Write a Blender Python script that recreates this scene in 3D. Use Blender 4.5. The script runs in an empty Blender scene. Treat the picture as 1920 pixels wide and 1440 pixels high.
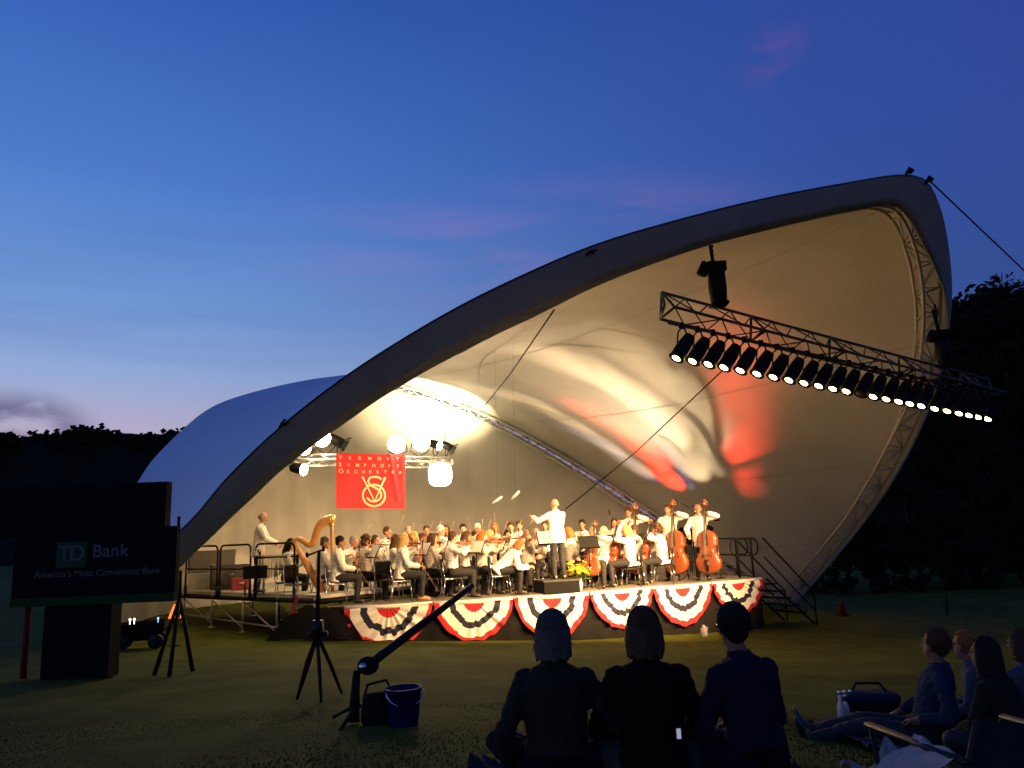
import bpy, math, random
import numpy as np
from math import sin, cos, pi, radians, sqrt, atan
from mathutils import Vector as V, Matrix, noise
random.seed(7)
SC = bpy.context.scene
COL = SC.collection
# ------------------------------------------------------------------ camera
EYE = 2.43
F = 1440.0
pitch, roll = atan(280/1440), radians(2.3)
FW = V((0, cos(pitch), sin(pitch)))
R0 = V((1, 0, 0)); U0 = R0.cross(FW)
RI = cos(roll)*R0 - sin(roll)*U0
UP = cos(roll)*U0 + sin(roll)*R0
CAM = V((0, 0, EYE))
def ray(px, py): return FW + RI*((px-960)/F) - UP*((py-720)/F)
def atY(px, py, Y):
    d = ray(px, py); return CAM + d*(Y/d.y)
def onplane(px, py, p, n):
    d = ray(px, py); return CAM + d*((V(p)-CAM).dot(n)/d.dot(n))
def colX(px, Y, z=1.9):
    X = (px-960)/F*Y
    for _ in range(4):
        q = V((X, Y, z))-CAM; w = q.dot(FW); X += (px-960-F*q.dot(RI)/w)*w/F
    return X
cd = bpy.data.cameras.new('camera'); co = bpy.data.objects.new('camera', cd); COL.objects.link(co)
cd.sensor_width = 36; cd.lens = 36*F/1920; cd.clip_end = 4000; cd.clip_start = .05
m3 = Matrix((RI, UP, -FW)).transposed()
co.matrix_world = Matrix.Translation(CAM) @ m3.to_4x4()
SC.camera = co

# ------------------------------------------------------------------ materials
def mat(name, col, rough=.7, metal=0, bump=0, bscale=40, var=0, vscale=6, emit=None, es=0, spec=.5, sub=0, coat=0):
    m = bpy.data.materials.new(name); m.use_nodes = True
    nt = m.node_tree; b = nt.nodes['Principled BSDF']
    b.inputs['Base Color'].default_value = (*col, 1); b.inputs['Roughness'].default_value = rough
    b.inputs['Metallic'].default_value = metal; b.inputs['Specular IOR Level'].default_value = spec
    if coat: b.inputs['Coat Weight'].default_value = coat; b.inputs['Coat Roughness'].default_value = .15
    tc = nt.nodes.new('ShaderNodeTexCoord')
    if var:
        n = nt.nodes.new('ShaderNodeTexNoise'); n.inputs['Scale'].default_value = vscale; n.inputs['Detail'].default_value = 6
        nt.links.new(tc.outputs['Object'], n.inputs['Vector'])
        mr = nt.nodes.new('ShaderNodeMapRange'); mr.inputs['From Min'].default_value = .3; mr.inputs['From Max'].default_value = .7
        mr.inputs['To Min'].default_value = 1-var; mr.inputs['To Max'].default_value = 1+var
        nt.links.new(n.outputs['Fac'], mr.inputs['Value'])
        mx = nt.nodes.new('ShaderNodeVectorMath'); mx.operation = 'SCALE'; mx.inputs[0].default_value = col
        nt.links.new(mr.outputs[0], mx.inputs['Scale']); nt.links.new(mx.outputs[0], b.inputs['Base Color'])
    if bump:
        n2 = nt.nodes.new('ShaderNodeTexNoise'); n2.inputs['Scale'].default_value = bscale; n2.inputs['Detail'].default_value = 4
        nt.links.new(tc.outputs['Object'], n2.inputs['Vector'])
        bp = nt.nodes.new('ShaderNodeBump'); bp.inputs['Strength'].default_value = bump; bp.inputs['Distance'].default_value = .02
        nt.links.new(n2.outputs['Fac'], bp.inputs['Height']); nt.links.new(bp.outputs[0], b.inputs['Normal'])
    if emit: b.inputs['Emission Color'].default_value = (*emit, 1); b.inputs['Emission Strength'].default_value = es
    return m
def wood(name, c1, c2, scale=3, rough=.35):
    m = mat(name, c1, rough, coat=.3); nt = m.node_tree; b = nt.nodes['Principled BSDF']
    tc = nt.nodes.new('ShaderNodeTexCoord'); mp = nt.nodes.new('ShaderNodeMapping'); mp.inputs['Scale'].default_value = (scale*6, scale*6, scale)
    w = nt.nodes.new('ShaderNodeTexNoise'); w.inputs['Scale'].default_value = 2.5; w.inputs['Detail'].default_value = 6
    cr = nt.nodes.new('ShaderNodeValToRGB'); cr.color_ramp.elements[0].color = (*c1, 1); cr.color_ramp.elements[1].color = (*c2, 1)
    cr.color_ramp.elements[0].position = .35; cr.color_ramp.elements[1].position = .65
    nt.links.new(tc.outputs['Object'], mp.inputs['Vector']); nt.links.new(mp.outputs[0], w.inputs['Vector'])
    nt.links.new(w.outputs['Fac'], cr.inputs['Fac']); nt.links.new(cr.outputs[0], b.inputs['Base Color'])
    return m
WARM = (1.0, .62, .27)
M = dict(
 black=mat('black_metal', (.007, .007, .007), .7, bump=.05, spec=.12), steel=mat('truss_aluminium', (.55, .55, .56), .35, .8, bump=.05),
 truss_pale=mat('pale_truss', (.46, .43, .38), .6, .2, bump=.05), chrome=mat('chrome', (.7, .7, .7), .18, 1), dark_steel=mat('dark_steel', (.018, .017, .016), .6, .2, bump=.1, spec=.15),
 truss_dark=mat('painted_truss', (.03, .028, .027), .5, .3),
 plastic=mat('black_plastic', (.010, .010, .010), .5, spec=.3), skirt=mat('black_skirt', (.012, .011, .010), .95, spec=.08, bump=.3, bscale=12),
 white=mat('white_jacket', (.78, .75, .69), .8, bump=.25, bscale=22, var=.05), blouse=mat('pale_blouse', (.55, .48, .42), .8, bump=.25, bscale=22, var=.06),
 shirt=mat('white_shirt', (.72, .70, .66), .75, bump=.15, bscale=26), trousers=mat('black_trousers', (.014, .013, .014), .8, bump=.2, bscale=22),
 shoe=mat('black_shoe', (.012, .011, .011), .3),
 skin=mat('skin', (.52, .27, .17), .55, var=.06, vscale=9), skin2=mat('ruddy_skin', (.50, .21, .13), .55, var=.06, vscale=9), skin3=mat('tan_skin', (.36, .17, .09), .55, var=.06, vscale=9),
 eye=mat('eye', (.02, .015, .012), .2), lip=mat('lip', (.3, .08, .06), .5),
 h_black=mat('black_hair', (.012, .009, .008), .5, bump=.6, bscale=60, spec=.12), h_brown=mat('brown_hair', (.06, .03, .016), .5, bump=.6, bscale=60, spec=.12),
 h_blond=mat('blond_hair', (.50, .30, .10), .5, bump=.6, bscale=60, spec=.12), h_red=mat('auburn_hair', (.28, .09, .025), .5, bump=.6, bscale=60, spec=.12),
 h_grey=mat('grey_hair', (.22, .19, .16), .6, bump=.6, bscale=60, spec=.12), h_ash=mat('ash_hair', (.07, .062, .055), .7, bump=.6, bscale=60, spec=.1), h_white=mat('white_hair', (.6, .57, .52), .6, bump=.6, bscale=60, spec=.12),
 violin=wood('violin_varnish', (.22, .055, .015), (.32, .09, .025)), cello=wood('cello_varnish', (.24, .035, .010), (.32, .06, .016)),
 bass=wood('bass_varnish', (.20, .042, .012), (.28, .07, .02)), ebony=mat('ebony', (.012, .01, .009), .3), bow=mat('bow_stick', (.30, .17, .09), .4),
 harp=wood('harp_maple', (.45, .20, .055), (.55, .27, .08), 2), gold=mat('gold_leaf', (.75, .48, .14), .3, .8), string=mat('string', (.2, .16, .11), .4),
 paper=mat('sheet_paper', (.75, .70, .62), .9, bump=.1, bscale=9), 
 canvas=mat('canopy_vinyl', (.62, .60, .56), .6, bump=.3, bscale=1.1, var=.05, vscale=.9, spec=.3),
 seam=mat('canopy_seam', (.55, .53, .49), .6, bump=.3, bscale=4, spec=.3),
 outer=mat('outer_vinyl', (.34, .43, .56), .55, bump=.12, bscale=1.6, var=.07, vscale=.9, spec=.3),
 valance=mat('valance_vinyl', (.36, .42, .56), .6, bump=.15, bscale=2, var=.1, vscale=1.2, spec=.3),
 curtain=mat('grey_backdrop', (.37, .36, .33), .9, bump=.15, bscale=1.2, var=.08, vscale=.8, spec=.1),
 deck=mat('deck_boards', (.17, .145, .12), .7, bump=.2, bscale=18, var=.25, vscale=2.2), ply=mat('pale_plywood', (.55, .5, .42), .6, bump=.1, var=.15, vscale=3),
 b_white=mat('bunting_cream', (.78, .73, .60), .85, bump=.2, bscale=30, var=.06), b_red=mat('bunting_red', (.52, .012, .02), .85, bump=.2, bscale=30, var=.08), b_navy=mat('bunting_navy', (.012, .012, .03), .85, bump=.2, bscale=30),
 ban_red=mat('banner_red', (.62, .022, .035), .8, bump=.15, bscale=6, var=.06), ban_gold=mat('banner_cream', (.80, .62, .34), .7),
 lens=mat('lit_lens', (1, .8, .5), .4, emit=(1, .70, .34), es=26), lens_hot=mat('lit_lamp_face', (1, .85, .6), .4, emit=(1, .80, .46), es=70), lens_dim=mat('dim_lens', (.8, .6, .4), .3, emit=(1, .6, .25), es=2.5),
 dead=mat('unlit_lens', (.06, .055, .05), .15),
 flower=mat('yellow_petals', (.85, .50, .008), .7), flower2=mat('orange_petals', (.80, .28, .015), .7), leafg=mat('plant_leaf', (.05, .09, .03), .6, var=.3, vscale=9), pot=mat('pale_vase', (.55, .52, .42), .5),
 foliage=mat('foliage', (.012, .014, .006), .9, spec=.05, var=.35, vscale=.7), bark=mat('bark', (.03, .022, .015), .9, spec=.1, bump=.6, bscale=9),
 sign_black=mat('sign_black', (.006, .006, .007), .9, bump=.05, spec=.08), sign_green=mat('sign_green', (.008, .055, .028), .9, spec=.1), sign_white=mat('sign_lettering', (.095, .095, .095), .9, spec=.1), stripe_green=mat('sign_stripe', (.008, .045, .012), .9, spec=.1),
 a_grey=mat('dark_grey_top', (.016, .016, .012), .95, bump=.3, bscale=30, spec=.1), a_black=mat('black_coat', (.005, .004, .003), .95, bump=.3, bscale=30, spec=.08), a_blue=mat('blue_shirt', (.014, .023, .046), .9, bump=.3, bscale=30, spec=.1),
 a_navy=mat('dark_blue_shirt', (.011, .009, .020), .95, bump=.3, bscale=30, spec=.1), a_light=mat('pale_grey_top', (.055, .06, .08), .9, bump=.3, bscale=30, spec=.1), denim=mat('denim', (.006, .007, .012), .95, bump=.3, bscale=40, spec=.1),
 blanket=mat('dark_blanket', (.018, .015, .024), .95, bump=.5, bscale=20, var=.4, vscale=4), cloth_pale=mat('pale_cloth', (.28, .25, .24), .9, bump=.3, bscale=14, var=.1), chair_blue=mat('camp_chair_cloth', (.014, .020, .042), .9, spec=.1, bump=.2, bscale=30, var=.15),
 bucket=mat('blue_plastic', (.005, .009, .065), .6, spec=.12), bag=mat('dark_bag', (.010, .008, .008), .95, spec=.1, bump=.4, bscale=30), copper=mat('copper', (.5, .2, .07), .3, .9),
 phone=mat('phone_screen', (.6, .6, .6), .3, emit=(.75, .8, .9), es=.35), glass=mat('bottle_glass', (.5, .5, .45), .1, coat=.5), orange_glow=mat('glowing_orange', (1, .3, .05), .5, emit=(1, .16, .02), es=2.2),
 white_glow=mat('small_white_lamp', (1, .9, .7), .5, emit=(1, .85, .55), es=4), blue_glow=mat('small_blue_lamp', (.5, .6, 1), .5, emit=(.3, .45, 1), es=2), tent=mat('blue_tent_cloth', (.07, .11, .22), .8, bump=.2), red_paint=mat('red_paint', (.10, .016, .010), .8, spec=.1), case=mat('instrument_case', (.03, .025, .022), .6, bump=.2), pinkcloth=mat('pink_cloth', (.5, .08, .09), .9), greypot=mat('grey_resonator', (.62, .58, .48), .35, .4),
)

# ------------------------------------------------------------------ mesh builder
class MB:
    def __init__(s): s.v = []; s.f = []; s.m = []
    def add(s, vs, fs, mi=0):
        o = len(s.v); s.v += [tuple(p) for p in vs]; s.f += [tuple(i+o for i in q) for q in fs]; s.m += [mi]*len(fs); return s
    def box(s, c, d, R=None, mi=0):
        c = V(c); h = V(d)*.5
        vs = [V((x*h.x, y*h.y, z*h.z)) for x in (-1, 1) for y in (-1, 1) for z in (-1, 1)]
        vs = [c+(R @ p if R else p) for p in vs]
        return s.add(vs, [(0, 1, 3, 2), (4, 6, 7, 5), (0, 4, 5, 1), (2, 3, 7, 6), (0, 2, 6, 4), (1, 5, 7, 3)], mi)
    def rings(s, R, cap=True, mi=0, closed=False):
        n = len(R[0]); o = [p for r in R for p in r]; fs = []
        for i in range(len(R)-1 + (1 if closed else 0)):
            a = i*n; b = ((i+1) % len(R))*n
            for k in range(n): k2 = (k+1) % n; fs.append((a+k, a+k2, b+k2, b+k))
        if cap and not closed: fs.append(tuple(range(n-1, -1, -1))); L = (len(R)-1)*n; fs.append(tuple(range(L, L+n)))
        return s.add(o, fs, mi)
    def tube(s, pts, r, n=8, mi=0, flat=1.0, up=None, cap=True):
        pts = [V(p) for p in pts]; N = len(pts)
        rs = r if isinstance(r, (list, tuple)) else [r]*N
        R = []; u = None
        for i, p in enumerate(pts):
            t = (pts[min(i+1, N-1)]-pts[max(i-1, 0)]).normalized()
            if u is None:
                u = V(up) if up is not None else (V((0, 0, 1)) if abs(t.z) < .9 else V((0, 1, 0)))
            u = (u - t*u.dot(t)); u.normalize(); w = t.cross(u)
            R.append([p + u*(cos(2*pi*k/n)*rs[i]*flat) + w*(sin(2*pi*k/n)*rs[i]) for k in range(n)])
        return s.rings(R, cap, mi)
    def cap(s, p0, p1, r0, r1, n=10, mi=0):
        p0 = V(p0); p1 = V(p1); d = (p1-p0)
        if d.length < 1e-6: d = V((0, 0, 1e-4))
        d = d.normalized()
        pts = [p0-d*r0*.98, p0-d*r0*.8, p0-d*r0*.45, p0, p1, p1+d*r1*.45, p1+d*r1*.8, p1+d*r1*.98]
        return s.tube(pts, [r0*.15, r0*.6, r0*.89, r0, r1, r1*.89, r1*.6, r1*.15], n, mi)
    def ell(s, c, r, R=None, nu=14, nv=9, mi=0):
        c = V(c); RR = []
        for j in range(nv+1):
            a = pi*(.02+.96*j/nv)
            ring = []
            for k in range(nu):
                b = 2*pi*k/nu; p = V((r[0]*sin(a)*cos(b), r[1]*sin(a)*sin(b), -r[2]*cos(a)))
                ring.append(c+(R @ p if R else p))
            RR.append(ring)
        return s.rings(RR, True, mi)
    def lathe(s, prof, c=(0, 0, 0), n=16, mi=0, R=None):
        c = V(c); RR = []
        for r, z in prof:
            ring = [V((r*cos(2*pi*k/n), r*sin(2*pi*k/n), z)) for k in range(n)]
            RR.append([c+(R @ p if R else p) for p in ring])
        return s.rings(RR, True, mi)
    def prism(s, outline, th, fr, mi=0):      # outline 2-D, fr=(origin, ex, ey) ; thickness along ex x ey, centred
        o, ex, ey = V(fr[0]), V(fr[1]).normalized(), V(fr[2]).normalized(); n = ex.cross(ey)
        a = [o+ex*p[0]+ey*p[1]+n*th/2 for p in outline]; b = [o+ex*p[0]+ey*p[1]-n*th/2 for p in outline]
        return s.rings([b, a], True, mi)
    def grid(s, P, mi=None):                  # P[i][j] points
        n = len(P[0]); o = [p for r in P for p in r]; fs = []; ms = []
        for i in range(len(P)-1):
            for j in range(n-1):
                fs.append((i*n+j, i*n+j+1, (i+1)*n+j+1, (i+1)*n+j)); ms.append(mi(i, j) if mi else 0)
        k = len(s.m); s.add(o, fs, 0); s.m[k:] = ms; return s
    def mesh(s, name, mats, smooth=True):
        me = bpy.data.meshes.new(name); me.from_pydata(s.v, [], s.f)
        for m_ in (mats if isinstance(mats, (list, tuple)) else [mats]): me.materials.append(m_)
        me.polygons.foreach_set('material_index', s.m)
        if smooth: me.polygons.foreach_set('use_smooth', [True]*len(s.f))
        me.update(); return me
    def build(s, name, mats, parent=None, smooth=True):
        return link(name, s.mesh(name, mats, smooth), parent)
def link(name, me, parent=None):
    o = bpy.data.objects.new(name, me); COL.objects.link(o)
    if parent: o.parent = parent
    return o
def tag(o, label=None, cat=None, group=None, kind=None):
    if label: o['label'] = label
    if cat: o['category'] = cat
    if group: o['group'] = group
    if kind: o['kind'] = kind
    return o
def empty(name, loc=(0, 0, 0), rz=0, label=None, cat=None, group=None):
    o = bpy.data.objects.new(name, None); COL.objects.link(o); o.empty_display_size = .2
    o.location = loc; o.rotation_euler = (0, 0, rz); return tag(o, label, cat, group)
def kids(o): return [c for c in bpy.data.objects if c.parent == o]
def dup(root, loc, rz=0, label=None, group=None, scale=None):
    r = root.copy(); COL.objects.link(r); r.location = loc; r.rotation_euler = (0, 0, rz)
    if label: r['label'] = label
    if group: r['group'] = group
    if scale: r.scale = (scale,)*3
    for ch in root.children:
        c = ch.copy(); COL.objects.link(c); c.parent = r
        for g in ch.children: d = g.copy(); COL.objects.link(d); d.parent = c
    return r
def setm(o, m):
    o.material_slots[0].link = 'OBJECT'; o.material_slots[0].material = m
def remesh(mb, name, mats, voxel=.012, sm=3, wr=0, wf=13):
    o = link('tmp', mb.mesh('tmp', mats)); md = o.modifiers.new('r', 'REMESH'); md.mode = 'VOXEL'; md.voxel_size = voxel; md.use_smooth_shade = True
    if sm: s_ = o.modifiers.new('s', 'SMOOTH'); s_.iterations = sm; s_.factor = .5
    dg = bpy.context.evaluated_depsgraph_get(); dg.update()
    me = bpy.data.meshes.new_from_object(o.evaluated_get(dg)); me.name = name
    old = o.data; bpy.data.objects.remove(o); bpy.data.meshes.remove(old)
    if not me.materials: me.materials.append(mats)
    if wr:
        n = len(me.vertices); co_ = np.empty(n*3, np.float32); no_ = np.empty(n*3, np.float32)
        me.vertices.foreach_get('co', co_); me.vertices.foreach_get('normal', no_); c = co_.reshape(-1, 3); nn = no_.reshape(-1, 3); x, y, z = c[:, 0]*wf, c[:, 1]*wf, c[:, 2]*wf
        k = np.sin(1.9*x+1.1*y+2.6*z+1.7*np.sin(1.3*y-.9*z+.6*x))*np.sin(1.2*x-2.1*y+1.4*z+1.5*np.sin(1.1*x+1.7*z))+.5*np.sin(3.1*x+2.2*z-2.7*y+1.9*np.sin(2.3*z+y))
        c += nn*(wr*(.5-1.1*np.abs(k)))[:, None]; me.vertices.foreach_set('co', c.ravel())
        me.update()
    return me
def text(name, body, size, m, parent, mw, th=.004, bold=0, space=1.0, align='LEFT'):
    c = bpy.data.curves.new('tmp', 'FONT'); c.body = body; c.size = size; c.extrude = th; c.offset = bold; c.space_character = space; c.align_x = align
    o = bpy.data.objects.new('tmp', c); COL.objects.link(o)
    dg = bpy.context.evaluated_depsgraph_get(); dg.update(); me = bpy.data.meshes.new_from_object(o.evaluated_get(dg)); me.name = name
    bpy.data.objects.remove(o); bpy.data.curves.remove(c); me.materials.clear(); me.materials.append(m)
    me.transform(mw); return link(name, me, parent)
def frame(o, ex, ey):
    ex = V(ex).normalized(); ey = V(ey).normalized(); ez = ex.cross(ey).normalized()
    return Matrix.Translation(V(o)) @ Matrix((ex, ey, ez)).transposed().to_4x4()
def aim(d, up=(0, 0, 1)):   # rotation whose -Z points along d
    return V(d).to_track_quat('-Z', 'Y').to_matrix()
def spot(loc, target, power, col, ang=40, blend=.5, r=.06, name='spot_beam'):
    l = bpy.data.lights.new(name, 'SPOT'); l.energy = power; l.color = col; l.spot_size = radians(ang); l.spot_blend = blend; l.shadow_soft_size = r
    o = bpy.data.objects.new(name, l); COL.objects.link(o); o.location = loc; o.rotation_mode = 'QUATERNION'
    o.rotation_quaternion = (V(target)-V(loc)).to_track_quat('-Z', 'Y'); return o
def crom(P, n):              # Catmull-Rom resample, uniform by chord length
    P = [V(p) for p in P]; out = []; Q = [P[0]*2-P[1]]+P+[P[-1]*2-P[-2]]
    for i in range(1, len(Q)-2):
        for k in range(12):
            t = k/12; a, b, c, d = Q[i-1], Q[i], Q[i+1], Q[i+2]
            out.append(.5*((2*b)+(c-a)*t+(2*a-5*b+4*c-d)*t*t+(3*b-a-3*c+d)*t**3))
    out.append(P[-1]); L = [0]
    for a, b in zip(out, out[1:]): L.append(L[-1]+(b-a).length)
    res = []; j = 0
    for k in range(n):
        s = L[-1]*k/(n-1)
        while j < len(L)-2 and L[j+1] < s: j += 1
        f = (s-L[j])/max(1e-9, L[j+1]-L[j]); res.append(out[j].lerp(out[j+1], f))
    return res

# ------------------------------------------------------------------ ground, hills, sky
def sst(a, b, x): t = min(1, max(0, (x-a)/(b-a))); return t*t*(3-2*t)
def gz(X, Y):
    b = 1.23 if Y < 4 else (1.23-.0821*(Y-4) if Y < 18 else .08)
    t = sst(3, 17, Y)*(1-sst(40, 70, Y))
    return b - .048*max(-13, min(13, X))*t - .15*sst(1.3, 2.8, X)*sst(3.6, 5, Y)*(1-sst(8, 13, Y))
def ground():
    xs = sorted(set([-900, -500, -250, -120, -70, -45] + [-30+i*.75 for i in range(81)] + [45, 70, 120, 250, 500, 900]))
    ys = sorted(set([-60, -20, -6] + [-3+i*.6 for i in range(64)] + [38, 42, 48, 56, 66, 80, 110, 160, 260, 500, 900]))
    P = [[(x, y, gz(x, y)+.015*noise.noise(V((x*.6, y*.6, 0)))) for x in xs] for y in ys]
    m = mat('grass_turf', (.062, .072, .011), .95, bump=.35, bscale=30, var=.3, vscale=1.3, spec=.05)
    b = MB().grid(P); b.f = [tuple(q) for q in b.f]
    tag(b.build('ground', m), kind='structure')
ground()
def grass():
    mb = MB(); rnd = random.Random(3)
    for _ in range(34000):
        u = rnd.random(); Y = 3.4+3.8*u; X = (rnd.random()*2-1)*(.75*Y+1)
        if Y > 16.5 and -6 < X < 7.5: continue
        z = gz(X, Y); h = (.008+.018*rnd.random())*(1.05-.24*(Y-3.4)); a = rnd.random()*6.28; w = .003+.0005*Y; lx, ly = (rnd.random()-.5)*h, (rnd.random()-.5)*h
        k = len(mb.v); mb.v += [(X-w*cos(a), Y-w*sin(a), z-.004), (X+w*cos(a), Y+w*sin(a), z-.004), (X+lx, Y+ly, z+h)]; mb.f.append((k, k+1, k+2)); mb.m.append(0)
    tag(mb.build('grass', mat('grass_blades', (.048, .058, .009), .95, var=.3, vscale=2, spec=.05)), 'short mown grass of the sloping meadow in front of the stage', 'grass', kind='stuff')
grass()
def hill(name, pts, d0, d1):     # ridge profile from picture columns at distance d0
    prof = [atY(px, py, d0) for px, py in pts]; xs = crom(prof, 90); rows = []
    for k, f in enumerate((0, .35, .7, 1, .9, .4)):
        yy = [-.45, -.28, -.12, 0, .2, .6][k]*d1
        rows.append([V((p.x*(1+yy/d0), p.y+yy, -1 + (p.z+1)*f + (1.2*noise.noise(V((p.x*.09, k*3.1, 1))) if 0 < k < 5 else 0))) for p in xs])
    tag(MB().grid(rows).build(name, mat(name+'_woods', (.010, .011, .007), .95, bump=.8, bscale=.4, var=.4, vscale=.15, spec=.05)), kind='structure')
hill('hill', [(-700, 900), (-350, 850), (-60, 832), (20, 826), (90, 818), (150, 822), (230, 813), (300, 815), (380, 812), (500, 840), (640, 930)], 210, 120)
hill('hill', [(1500, 780), (1600, 680), (1700, 625), (1790, 600), (1850, 585), (1930, 592), (2050, 610), (2300, 650), (2700, 700)], 92, 50)
def wood_mass():     # far ridge trees, one mass
    mb = MB(); rnd = random.Random(5)
    for _ in range(150):
        px = rnd.uniform(-500, 420); py = 818+8*sin(px*.03)+(-.02*(px-0) if px < 0 else 0); p = atY(px, py, rnd.uniform(200, 216)); r = rnd.uniform(1.2, 3)
        for _ in range(34):
            d = V((rnd.gauss(0, .5), rnd.gauss(0, .5), rnd.gauss(0, .45)))*r; s = r*.35; a = V((rnd.gauss(0, 1), rnd.gauss(0, 1), rnd.gauss(0, 1))).normalized(); b = a.orthogonal().normalized(); q = p+d-V((0, 0, r*.4))
            mb.add([q-a*s, q+b*s, q+a*s, q-b*s], [(0, 1, 2, 3)])
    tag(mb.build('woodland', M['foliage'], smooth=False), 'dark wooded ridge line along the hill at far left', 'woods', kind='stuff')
wood_mass()
def tree_meshes(seed):
    rnd = random.Random(seed); tr = MB(); H = 1.0
    tr.tube([(0, 0, 0), (.01, 0, .2), (-.01, .01, .5), (0, 0, .85)], [.035, .028, .018, .006], 8)
    clumps = []
    for i in range(17):
        z = rnd.uniform(.28, .95); a = rnd.uniform(0, 6.28); rr = .27*sqrt(max(.05, 1-((z-.55)/.48)**2))*rnd.uniform(.5, 1.0)
        c = V((rr*cos(a), rr*sin(a), z)); clumps.append((c, rnd.uniform(.07, .13))); tr.tube([(0, 0, z*.7), c*.6+V((0, 0, z*.3)), c], [.012, .007, .003], 5)
    lf = MB()
    for c, r in clumps:
        for _ in range(190):
            d = V((rnd.gauss(0, 1), rnd.gauss(0, 1), rnd.gauss(0, .8))); d *= min(1, 1.7/max(d.length, .01)); q = c+d*r*.5; s = rnd.uniform(.012, .024)
            a = V((rnd.gauss(0, 1), rnd.gauss(0, 1), rnd.gauss(0, 1))).normalized(); b = a.orthogonal().normalized()
            lf.add([q-a*s, q+b*s*.6, q+a*s, q-b*s*.6], [(0, 1, 2, 3)])
    return tr.mesh('trunk', M['bark']), lf.mesh('crown', M['foliage'], False)
TM = [tree_meshes(s) for s in (1, 2, 3)]
for i, (px, py, Y, lab) in enumerate([(1838, 528, 62, 'tall dark tree making the highest point of the right skyline'), (1800, 548, 66, 'dark tree on the skyline just right of the canopy edge'), (1872, 545, 64, 'dark tree on the skyline right of the highest one'),
      (1912, 556, 60, 'dark skyline tree cut by the right edge of the photo'), (1770, 575, 58, 'dark tree behind the right edge of the canopy'), (1850, 640, 48, 'broad dark tree below the skyline behind the lamp bar end'), (1905, 660, 46, 'broad dark tree at the right photo edge below the skyline'),
      (1800, 760, 44, 'dark tree behind the right foot of the canopy'), (1880, 800, 42, 'low dark tree at the right edge behind the seated audience'), (1690, 900, 47, 'low dark tree right of the canopy foot'), (1960, 560, 56, 'dark tree beyond the right photo edge on the slope')]):
    p = atY(px, py, Y); base = -1.2+6*sst(42, 62, Y)
    h = (p.z-base)*.99; r = empty('tree', (p.x, p.y, base), i*1.7, lab, 'tree', 'dark trees on the right hillside'); r.scale = (h*1.15, h*1.15, h)
    link('trunk', TM[i % 3][0], r); link('crown', TM[i % 3][1], r)

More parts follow.
